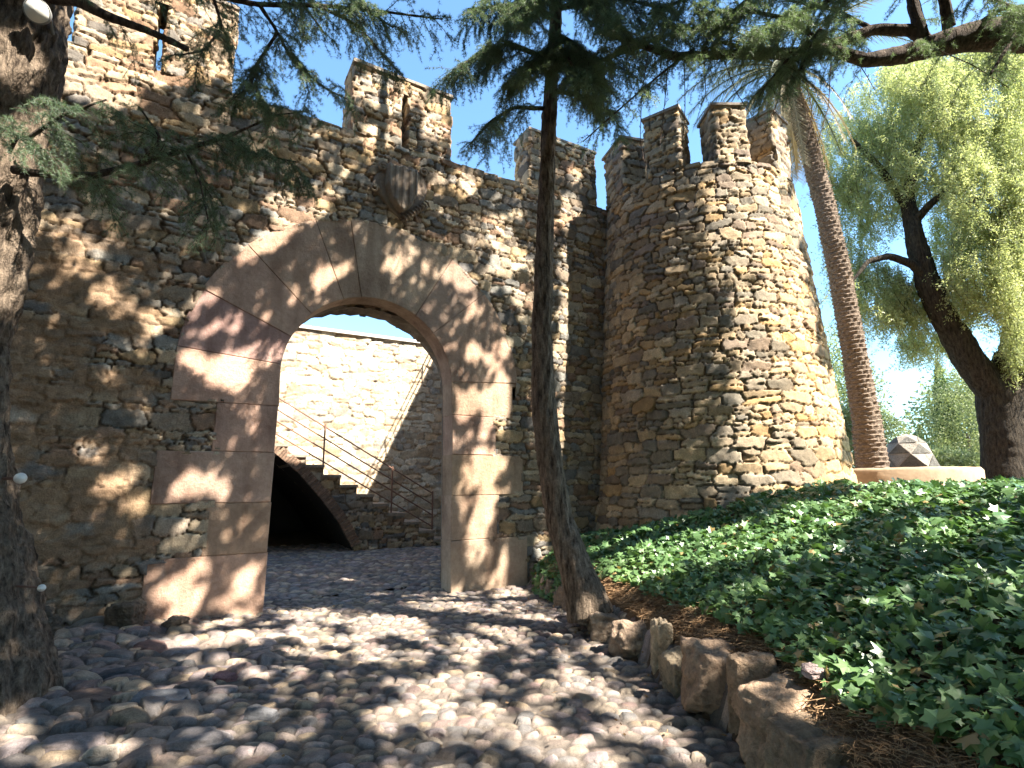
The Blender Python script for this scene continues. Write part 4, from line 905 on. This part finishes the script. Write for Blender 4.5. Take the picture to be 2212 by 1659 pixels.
# round basin wall and faceted stone dome
basin = thing('basin_wall', 'low curved ochre stone wall of a round bed at the foot of the palm', 'low wall', (8.25, 12.4, 1.45))
pr = [(1.75, 1.3), (1.76, 1.84), (1.72, 1.90), (1.47, 1.90), (1.44, 1.86), (1.44, 1.5), (.02, 1.72)]
V, F = lathe([(a, b) for a, b in pr], 72); V = V+np.array([8.25, 12.4, 0]); V += rng.normal(0, .004, V.shape); part(mkobj('rim', V[:72*6], F[:72*5], M_conc, None, None, True), basin); part(mkobj('soil', V, F[72*5:], M_soil, None, (.14, .09, .05), True), basin)
dc = at(1966, 1010, 12.3); dome = thing('stone_dome', 'grey faceted dome with star shaped rubble panels standing in the round bed', 'sculpture', (dc[0], 12.3, 1.72))
hr = [(.56, 0), (.54, .22), (.47, .50), (.36, .74), (.20, .90), (.0, .96)]; nseg = 6; DV = []
for k, (a, z) in enumerate(hr):
    for j in range(nseg): t = (j+(k % 2)*.5)/nseg*2*math.pi; DV.append((dc[0]+a*math.cos(t)*1.0, 12.3+a*math.sin(t), 1.72+z))
DV = np.array(DV); cen = np.array([dc[0], 12.3, 2.0]); A1 = []; A2 = []
for k in range(len(hr)-1):
    for j in range(nseg):
        a = k*nseg+j; b = k*nseg+(j+1) % nseg; c1 = (k+1)*nseg+j; d1 = (k+1)*nseg+(j+1) % nseg
        tris = [(a, b, c1), (b, d1, c1)] if k % 2 == 0 else [(a, d1, c1), (a, b, d1)]
        for q, t in enumerate(tris):
            v = DV[list(t)]; dark = (q == k % 2) if k < 4 else False
            m_ = v.mean(0); vi = m_+(v-m_)*(.90 if dark else 1.); nrm = np.cross(v[1]-v[0], v[2]-v[0]); nrm /= np.linalg.norm(nrm)+1e-9
            if nrm@(m_-cen) < 0: nrm = -nrm
            (A2 if dark else A1).append((vi+nrm*(.012 if dark else 0), np.array([[0, 1, 2]]), (.17, .165, .15) if dark else (.34, .31, .27)))
            if dark: A1.append((v, np.array([[0, 1, 2]]), (.40, .35, .3)))
V, F, C = join(A1); part(mkobj('dome_shell', V, F, M_rock, None, C), dome)
V, F, C = join(A2); part(mkobj('rubble_panel', V, F, M_rock, None, C), dome)

# ------------------------------------------------------------------ ivy, litter
r = np.random.default_rng(33)
n = 105000; X = r.uniform(.3, 9.5, n); Y = r.uniform(.8, 11.5, n); d = X-xr(Y); u, o = uo(X, Y)
dens_ = np.where(Y < 6, 1, .8)
edge0 = .24+.20*(fbm(X*.9, Y*.9, 71)-.5)*2+.12*sst(5, 3.2, Y)-.25*sst(6.6, 7.6, Y)
ok = (d > edge0) & (o > .05) & (np.hypot(X-TC[0], Y-TC[1]) > 2.42) & (r.random(n) < dens_) & (X < 1.35*Y+1.2) & (np.hypot(X-.78, Y-6.15) > .3) & (Y < 10.2) & ~((X > 5.2) & (X < 8.0) & (Y > 8.9))
X, Y, d = X[ok], Y[ok], d[ok]
n = len(X); lift = .05+.24*fbm(X*1.6, Y*1.6, 73)*sst(0, .8, d)
lift = lift*(1-.55*sst(7.5, 9, Y)); Z = ground(X, Y)+lift*r.uniform(.35, 1.1, n)
ang = R(1)*np.array([0, 32, 52, 85, 110, 128, 180-0]); 
lp = np.array([(0, .62), (.22, .30), (.52, .42), (.40, .10), (.55, -.22), (.22, -.22), (0, -.42), (-.22, -.22), (-.55, -.22), (-.40, .10), (-.52, .42), (-.22, .30)])
T = np.concatenate([[[0, 0, .0]], np.column_stack([lp, -.22*np.abs(lp[:, 0])-.08*(np.hypot(lp[:, 0], lp[:, 1])**2)])]); k = len(T)
Ft = np.array([(0, 1+(i+1) % 12, 1+i) for i in range(12)])
sz_ = (.076*(.4+1.1*r.random(n)**1.5))[:, None, None]*np.where(Y > 7.5, 1.15, 1.)[:, None, None]
nr = r.normal(size=(n, 3))*.55+np.array([-.12, -.28, 1.]); nr /= np.linalg.norm(nr, axis=1)[:, None]; t1 = np.cross(nr, r.normal(size=(n, 3))); t1 /= np.linalg.norm(t1, axis=1)[:, None]; t2 = np.cross(nr, t1)
V = np.stack([X, Y, Z], -1)[:, None]+sz_*(T[None, :, 0:1]*t1[:, None]+T[None, :, 1:2]*t2[:, None]+T[None, :, 2:3]*nr[:, None])
F = (np.arange(n)[:, None, None]*k+Ft[None]).reshape(-1, 3); cl = np.clip(vn(X*1.5, Y*1.5, 9)*.4+.6*r.random(n)**1.6, 0, 1); cl = np.where(d < edge0[ok]+.35, np.clip(cl+.25, 0, 1), cl); dead = r.random(n) < np.where(d < edge0[ok]+.3, .07, .02); cl = np.where(dead, 2., cl*.9)
tag(mkobj('ivy', V.reshape(-1, 3), F, M_ivy, None, np.repeat(np.stack([cl]*3, -1), k, 0), False), 'dense dark green ivy covering the raised bed below the tower', 'ivy', kind='stuff')
print('ivy leaves', n)
# dead stems and needles
n = 15000; Y = r.uniform(1.6, 8.3, n); d = np.abs(r.normal(0, .38, n))+.02; X = xr(Y)+d+.08; ok = (d < 1.3); X, Y = X[ok], Y[ok]; n = len(X)
Z = ground(X, Y)+.01+r.random(n)*.035; a = r.uniform(0, math.pi*2, n); l = r.uniform(.03, .14, n)*np.where(r.random(n) < .06, 2.2, 1); dv = np.stack([np.cos(a), np.sin(a), r.normal(0, .12, n)], -1); cv = np.stack([-np.sin(a), np.cos(a), np.zeros(n)], -1); ln_ = l[:, None]
P0 = np.stack([X, Y, Z], -1); bend = cv*ln_*r.normal(0, .12, (n, 1)); w_ = .0028
pts = [P0-dv*ln_/2, P0+bend+np.array([0, 0, .008]), P0+dv*ln_/2]
V = np.stack([q+s_*cv*w_/2+np.array([0, 0, .002])*(s_ > 0) for q in pts for s_ in (-1, 1)], 1).reshape(-1, 3); b = np.arange(n)[:, None]*6
F = np.concatenate([b+np.array([[0, 1, 3, 2]]), b+np.array([[2, 3, 5, 4]])]); tag(mkobj('dry_needles', V, F, M_litter), 'rusty brown dry needles and dead stems strewn along the edge of the bed', 'leaf litter', kind='stuff')

n = 2600; X = r.uniform(-5, 1.6, n); Y = r.uniform(1.5, 9, n); dd_ = xr(Y)-X; ok = (dd_ > -.05) & ((r.random(n) < np.exp(-dd_*1.6)) | (r.random(n) < .12)) & (uo(X, Y)[1] > .05); X, Y = X[ok], Y[ok]; n = len(X)
P = np.stack([X, Y, ground(X, Y)+.015+.02*r.random(n)], -1); D = r.normal(size=(n, 3)); D[:, 2] *= .25; D /= np.linalg.norm(D, axis=1)[:, None]; ln_ = np.where(r.random(n) < .6, 1, 0)
V1, F1 = leafcloud(P[ln_ == 1], D[ln_ == 1], .06, .004, r); V2, F2 = leafcloud(P[ln_ == 0], D[ln_ == 0], .035, .02, r); V, F, _ = join([(V1, F1), (V2, F2)])
tag(mkobj('fallen_leaves', V, F, M_litter), 'scattered dry leaves and needles lying on the cobbles', 'leaf litter', kind='stuff')
# ------------------------------------------------------------------ unseen trees at the right, crowns carved to cast the wanted dapples
def proxies():
    Vs = []; Fs = []
    def q(P): 
        b = len(Vs); Vs.extend([tuple(p) for p in P]); Fs.append((b, b+1, b+2, b+3))
    q([W(-6, 0), W(6, 0), W(6, 7.), W(-6, 7.)])
    for a, b, t in [(-2.62, -.92, 8.22), (.73, 2.36, 8.1), (3.93, 5.46, 8.06)]: q([W(a, 6.9, .002), W(b, 6.9, .002), W(b, t, .002), W(a, t, .002)])
    for j in range(24):
        a, b = j/24*2*math.pi, (j+1)/24*2*math.pi
        q([(TC[0]+TR(z)*math.sin(t), TC[1]-TR(z)*math.cos(t), z) for t, z in ((a, .5), (b, .5), (b, 7.8), (a, 7.8))])
    gx = np.arange(-10, 12, .5); gy = np.arange(-4, 13, .5); 
    for i in range(len(gx)-1):
        for j in range(len(gy)-1):
            q([(x, y, float(GZ[jj, ii])) for x, y, ii, jj in ((gx[i], gy[j], i, j), (gx[i+1], gy[j], i+1, j), (gx[i+1], gy[j+1], i+1, j+1), (gx[i], gy[j+1], i, j+1))])
    # left trunk as a vertical strip facing the sun
    P, rr = px_path([(0, 1400, 4.35, 180), (-40, 700, 4.35, 170), (30, 80, 4.35, 180), (80, -300, 4.35, 180)])
    for k in range(3): 
        e = np.array([.12, -1, 0])*.3; q([P[k]-e+[.25, 0, 0], P[k]+e+[.25, 0, 0], P[k+1]+e+[.25, 0, 0], P[k+1]-e+[.25, 0, 0]])
    return BVHTree.FromPolygons(Vs, Fs)
gx = np.arange(-10, 12, .5); gy = np.arange(-4, 13, .5); GX, GY = np.meshgrid(gx, gy); GZ = ground(GX, GY)
BV = proxies()
# sunlit patches of the photograph: centre x, y, radii, tilt (deg, counter-clockwise from +x), strength
LIT = [(330, 60, 200, 120, 0, 1), (210, 175, 90, 60, -20, 1), (420, 120, 90, 60, 0, .8), (40, 300, 60, 60, 0, 1), (35, 450, 40, 90, 0, 1),
 (120, 490, 60, 35, 0, .5), (160, 560, 60, 40, 0, .5), (220, 642, 36, 28, 0, 1), (262, 674, 50, 16, -10, .9), (277, 760, 36, 32, 0, 1), (245, 808, 32, 26, 0, .9), (295, 879, 46, 30, 0, .7), (191, 980, 42, 30, 0, .9), (245, 1045, 50, 22, 20, .8), (288, 1090, 30, 22, 0, .7), (66, 582, 18, 18, 0, .9), (400, 1140, 26, 14, 20, .8), (330, 700, 40, 26, 0, .6), (405, 680, 20, 14, 0, .5),
 (580, 522, 75, 26, 30, 1), (640, 470, 60, 22, 10, .9), (600, 440, 40, 20, 0, .7), (446, 649, 28, 16, 20, .7), (452, 721, 24, 12, 30, .6), (414, 790, 36, 36, 30, .8), (540, 800, 95, 48, 20, 1), (500, 700, 30, 20, 0, .5), (716, 595, 45, 18, 35, .9), (790, 515, 30, 40, 50, .5), (860, 570, 40, 24, 45, .6), (990, 600, 30, 40, 50, .7), (690, 655, 25, 12, 20, .5),
 (540, 926, 40, 14, 40, .6), (530, 880, 30, 24, 30, .7), (414, 1052, 56, 26, 20, 1), (462, 1060, 22, 30, 0, 1), (407, 1247, 48, 18, 40, 1), (394, 1312, 48, 18, 40, 1), (528, 1265, 24, 46, -15, 1), (495, 1168, 22, 9, 30, .7), (523, 1131, 12, 16, 0, .7), (380, 1180, 24, 10, 10, .7),
 (1025, 770, 20, 19, 0, 1), (1081, 759, 15, 19, 0, 1), (1050, 790, 16, 20, 30, .9), (1000, 881, 22, 32, 0, 1), (1062, 877, 28, 62, -20, .95), (1049, 935, 14, 28, -20, .9), (1040, 1017, 46, 38, 30, .9), (1040, 1113, 24, 60, -20, 1), (992, 1091, 8, 44, 0, 1), (1014, 1200, 13, 38, -15, 1), (1105, 1205, 20, 62, -15, 1), (1080, 1255, 50, 10, 0, .9), (1100, 870, 16, 26, 0, .7),
 (1050, 500, 60, 36, 0, .7), (1120, 640, 26, 26, 0, .8), (1080, 570, 30, 30, 0, .7), (1110, 560, 30, 26, 0, .8), (1000, 400, 30, 26, 0, .9), (1228, 600, 22, 70, 5, .9), (1222, 760, 24, 90, 0, 1), (1228, 920, 28, 90, 0, 1), (1228, 1080, 30, 70, 0, 1), (1160, 1190, 26, 30, 0, .9), (1230, 470, 24, 40, 0, .8),
 (840, 200, 70, 44, 0, .9), (935, 260, 32, 46, 0, .9), (820, 300, 44, 26, 0, 1), (905, 425, 16, 24, 0, .9), (955, 460, 20, 12, 0, .5), (870, 500, 40, 16, 0, .4), (700, 430, 40, 16, 0, .5), (950, 400, 12, 30, 0, 1), (1240, 380, 14, 20, 0, .6),
 (1570, 290, 50, 44, 0, .9), (1650, 330, 50, 60, 0, .8), (1600, 400, 100, 40, 15, .85), (1660, 480, 80, 60, 0, .9), (1540, 430, 50, 30, 0, .7), (1560, 500, 60, 40, 0, .6), (1580, 580, 60, 30, 0, .5), (1640, 570, 60, 30, 0, .7), (1640, 660, 60, 50, 0, 1), (1700, 700, 60, 90, 0, 1), (1680, 800, 90, 60, 0, 1), (1740, 900, 80, 120, 0, 1), (1650, 900, 50, 60, 0, .8), (1700, 1000, 120, 50, 0, .95), (1620, 830, 30, 60, 0, .7), (1560, 740, 20, 30, 0, .7), (1700, 590, 40, 60, 0, 1), (1800, 1040, 140, 40, 0, 1), (1560, 350, 60, 16, 0, .8), (1650, 520, 70, 50, 0, .9), (1650, 740, 60, 60, 0, .9), (1600, 960, 34, 60, 0, .7), (1610, 660, 36, 30, 0, .8), (1600, 330, 50, 30, 0, .8),
 (470, 1380, 120, 14, 6, 1), (380, 1390, 30, 12, 0, 1), (620, 1275, 60, 14, 0, 1), (760, 1255, 60, 10, 0, .7), (900, 1262, 60, 12, -8, 1), (700, 1320, 90, 26, 0, .9), (850, 1330, 90, 40, 10, .85), (980, 1300, 70, 22, 0, .8), (1060, 1340, 60, 16, 0, .6), (760, 1380, 60, 18, 0, .8), (660, 1370, 50, 20, 0, .6), (1180, 1270, 70, 12, 0, .9), (1180, 1340, 70, 26, -10, 1), (1290, 1400, 40, 18, 0, .6), (1010, 1390, 50, 20, 0, .5),
 (920, 1500, 60, 32, 0, .9), (850, 1540, 60, 24, 10, .95), (960, 1550, 70, 26, -15, 1), (1080, 1560, 70, 30, -30, 1), (1180, 1600, 110, 36, -20, 1), (1270, 1640, 100, 26, -15, 1), (1000, 1470, 60, 26, 0, .7), (1260, 1470, 60, 22, -20, .8), (1340, 1520, 70, 26, -30, .7), (1420, 1580, 70, 26, -20, .8), (1500, 1630, 60, 20, -20, .9), (240, 1615, 36, 22, 0, 1), (25, 1590, 34, 56, 0, 1), (900, 1420, 30, 16, 0, .5), (110, 1640, 60, 14, 0, .6),
 (1260, 1250, 60, 24, 0, .9), (1340, 1270, 80, 34, 0, .95), (1330, 1200, 80, 24, 0, .9), (1480, 1180, 110, 40, 0, .75), (1400, 1230, 90, 30, 0, .8), (1560, 1220, 120, 34, 10, .75), (1700, 1170, 120, 40, 15, .8), (1850, 1110, 120, 36, 10, .8), (2050, 1100, 150, 34, 0, .8), (1950, 1220, 90, 24, 10, .8), (1700, 1260, 60, 20, 0, .6), (2120, 1370, 90, 26, -20, .9), (1870, 1440, 30, 16, 0, .9), (1860, 1360, 40, 20, 0, .5), (1960, 1390, 50, 12, -10, .8), (2190, 1450, 40, 40, 0, .7), (1740, 1520, 70, 34, -10, 1), (1700, 1560, 50, 30, 0, 1), (1790, 1555, 40, 20, 0, 1), (1430, 1380, 20, 30, 0, .6), (1540, 1330, 80, 16, 0, .5), (2010, 1300, 60, 14, 0, .6), (2100, 1180, 80, 20, 0, .6), (1270, 1310, 30, 20, 0, .9)]
LIT = np.array(LIT, float); LIT[:, 2:4] *= 1.12
def litv(px_, py_):
    """0 = shade wanted, 1 = sun wanted"""
    v = np.zeros(len(px_))
    jx = (fbm(px_/22, py_/22, 5, 3)-.5)*34; jy = (fbm(px_/22, py_/22, 15, 3)-.5)*34
    for cx, cy, rx, ry, tl, s in LIT:
        c_, s_ = math.cos(R(tl)), math.sin(R(tl)); dx = px_+jx-cx; dy = -(py_+jy-cy)
        q = np.hypot((dx*c_+dy*s_)/rx, (dy*c_-dx*s_)/ry); v = np.maximum(v, s*sst(1.12, .82, q))
    sx, sy = px_*math.cos(.5)-py_*math.sin(.5), px_*math.sin(.5)+py_*math.cos(.5)
    fine = fbm(px_/34, py_/16, 25, 3); path = (py_ > 1255) & (px_ < 1150+(py_-1255)*1.1) & (px_ > 330)
    v = np.maximum(v, np.where(path, sst(.575, .645, fine+.05*sst(1450, 1300, py_)+.04*sst(800, 950, px_)), 0))
    wl = (px_ < 1290) & (py_ > 420) & (py_ < 1260); f2 = fbm(px_/26, py_/26, 35, 3); v = np.maximum(v, np.where(wl, .9*sst(.70, .75, f2+.03*(px_ > 560)), 0))
    iv = (px_ > 1290) & (py_ > 1090); v = np.maximum(v, np.where(iv, sst(.62, .68, fbm(px_/40, py_/16, 45, 3)), 0))
    return v
ex = np.cross(S, [0, 0, 1.]); ex /= np.linalg.norm(ex); ey = np.cross(ex, S)
r = np.random.default_rng(44); hits = []; 
n = 420000
anchor = np.array([-1., 5., 2.])
A_ = r.uniform(-11, 11, n); B_ = r.uniform(-8, 9.5, n)
P0 = anchor+ex*A_[:, None]+ey*B_[:, None]
start = P0+S*30
Sv = Vector(tuple(-S)); H = np.full((n, 3), np.nan)
for i in range(n):
    h = BV.ray_cast(Vector(start[i].tolist()), Sv)
    if h[0] is not None: H[i] = h[0]
ok = ~np.isnan(H[:, 0]); H = H[ok]
u, o = uo(H[:, 0], H[:, 1])
px_, py_, zc = pix(H); vis = (zc > .3) & (px_ > -40) & (px_ < 2252) & (py_ > -30) & (py_ < 1690)
lv = litv(px_, py_)
lv = sst(.15, .62, lv)
want = np.where(vis, lv, sst(.50, .62, fbm(H[:, 0]*1.1+H[:, 2], H[:, 1]*1.1+H[:, 2]*.6, 51, 3)))
keepp = (r.random(len(H)) > want*1.02)
keepp &= ~((o < -.4) & (u < 5.3)) & ~(H[:, 1] > 11.5) & ~((H[:, 0] > 6.2) & (H[:, 1] > 8.8))
H = H[keepp]
t = np.full(len(H), 8.); 
for it in range(40):
    Q = H+S*t[:, None]; a, b, zc = pix(Q); bad = ((zc > 0) & (a > -120) & (a < 2330) & (b > -190) & (b < 1800)) | (Q[:, 2] < 6.5)
    t = np.where(bad, t+.5, t)
Q = H+S*(t+.4+r.uniform(0, 1, len(H))**1.5*3.5)[:, None]
m = 130000; QO = np.stack([r.uniform(-11, 10, m), r.uniform(-9, 4.2, m), r.uniform(7.5, 12.5, m)], -1)  # overhead leaf layer added to block sky light
QO = QO[fbm(QO[:, 0]*.6, QO[:, 1]*.6+QO[:, 2]*.3, 87, 3) > .36]
a, b, zc = pix(QO); QO = QO[~((zc > 0) & (a > -150) & (a < 2360) & (b > -230) & (b < 1900))]
HO = np.full((len(QO), 3), np.nan)
for i in range(len(QO)):
    h = BV.ray_cast(Vector(QO[i].tolist()), Sv)
    if h[0] is not None: HO[i] = h[0]
a, b, zc = pix(np.nan_to_num(HO)); hit = ~np.isnan(HO[:, 0]); vis2 = hit & (zc > .3) & (a > -40) & (a < 2252) & (b > -30) & (b < 1690)
lo_ = sst(.15, .62, litv(a, b)); QO = QO[~(vis2 & (r.random(len(QO)) < lo_*1.02))]
def cover(path, rad, n, strong=False):  # adds leaves sunward of a polyline to keep it in shade
    P, _ = px_path([(*p, 1) for p in path]); i = r.integers(0, len(P)-1, n); f = r.random(n)[:, None]; p = P[i]*(1-f)+P[i+1]*f+r.normal(0, rad, (n, 3))
    t = np.full(n, 1.5)
    for it in range(60):
        q = p+S*t[:, None]; a, b, zc = pix(q); bad = ((zc > 0) & (a > -120) & (a < 2330) & (b > -190) & (b < 1800)) | (q[:, 2] < 5.5)
        t = np.where(bad, t+.4, t)
    q = p+S*(t+r.uniform(.2, 3, n))[:, None]; k = np.ones(n, bool)
    if not strong:
        hh = [BV.ray_cast(Vector(v), Sv)[0] for v in q.tolist()]; hn = np.array([h[:] if h is not None else (np.nan,)*3 for h in hh]); okh = ~np.isnan(hn[:, 0])
        a, b, zc = pix(np.nan_to_num(hn)); k = ~(okh & (zc > 0) & (a > -40) & (a < 2252) & (b > -30) & (b < 1690) & (litv(a, b) > .3))
    return q[k]
QC = [cover([(1265, 1290, 6.1), (1212, 1130, 6.2), (1176, 880, 6.2), (1171, 700, 6.2), (1178, 500, 6.2), (1184, 300, 6.2)], .09, 6000, True),
      cover([(2330, 50, 5.1), (2212, 72, 5.2), (2030, 95, 5.2), (1870, 130, 5.2), (1740, 100, 5.2)], .16, 7000), cover([(2010, 80, 5.2), (1890, 62, 5.2), (1720, 116, 5.2), (1450, 122, 5.2)], .14, 5000), cover([(1000, 0, 5.6), (1400, 60, 5.6), (1800, 30, 5.2)], .5, 9000)]
Q = np.concatenate([Q, QO]+QC)
for (x_, y_, Y_, rd_) in [(80, 24, 4.0, .22), (30, 300, 4.1, .30), (30, 400, 4.1, .30), (30, 500, 4.1, .25), (60, 250, 4.1, .2)]:   # leaves cleared along sun rays so the sun reaches lamp and upper bark
    p_ = at(x_, y_, Y_); v_ = Q-p_; Q = Q[np.linalg.norm(v_-(v_@S)[:, None]*S, axis=1) > rd_]
nn = r.normal(size=(len(Q), 3)); nn /= np.linalg.norm(nn, axis=1)[:, None]
near = Q[:, 0] < 5.5
owners = [(thing('added_shade_conifer', 'unseen tall conifer added outside the view, its crown carved to dapple the wall', 'tree', (4.5, -3.5, .1+.8)), near), (cedar, ~near)]  # unseen tree added to carry the carved leaf crown
for root, mk in owners:
    P = Q[mk]; D = nn[mk]
    if not len(P): continue
    V1, F1 = leafcloud(P-D*.07, D, .14, .085, r); c_ = r.random(len(P)); C = np.repeat(np.stack([c_]*3, -1), 4, 0)
    part(mkobj('crown', V1, F1, M_can, None, C), root); print('canopy', root.name, len(P), P.min(0), P.max(0))  # leaves set along sun rays, left out where sun patches are wanted
root = owners[0][0]
V, F = bark_tube(np.array([(4.5, -3.5, .6), (4.4, -3.4, 4), (4.2, -3.2, 8), (4.0, -2.5, 12)]), np.array([.4, .32, .26, .1]), .1, 24, .03, 8); part(mkobj('trunk', V, F, M_bark, None, None, True), root)

# unseen trees added behind and beside the viewpoint to block sky light
for k, (x, y, w, h, lb) in enumerate([(-13, 1, 8, 10, 'dense unseen tree added left of the path to block sky light'), (-12, -7, 9, 10, 'dense unseen tree added behind the leaning conifer to block sky light'), (-4, -13, 9, 10, 'dense unseen tree added behind the start of the path to block sky light'), (5, -13, 9, 10, 'dense unseen tree added right behind the path start to block sky light'), (13, -9, 8, 9, 'dense unseen tree added far behind the ivy bed to block sky light'), (17, -1, 7, 7, 'dense unseen tree added on the far right of the ivy bed to block sky light')]):
    r = np.random.default_rng(900+k); n = 16000; v = r.normal(size=(n, 3)); v /= np.linalg.norm(v, axis=1)[:, None]; v *= r.uniform(.4, 1, (n, 1))**.5; lump = .8+.4*vn(np.arctan2(v[:, 1], v[:, 0])*2, v[:, 2]*3+k, k)
    P = np.stack([x+v[:, 0]*w/2*lump, y+v[:, 1]*w/2*lump, .3+h*.52+v[:, 2]*h*.48*lump], -1); D = r.normal(size=(n, 3)); D /= np.linalg.norm(D, axis=1)[:, None]
    root = thing('broadleaf_tree', lb, 'tree', (x, y, .1)); V, F = leafcloud(P, D, .32, .2, r); c_ = r.random(n); part(mkobj('crown', V, F, M_can, None, np.repeat(np.stack([c_]*3, -1), 4, 0)), root)
    V, F = tube(np.array([(x, y, -.3), (x+.1, y, h*.3), (x, y+.1, h*.6)]), [.3, .22, .12], 10); part(mkobj('trunk', V, F, M_bark2, None, None, True), root)
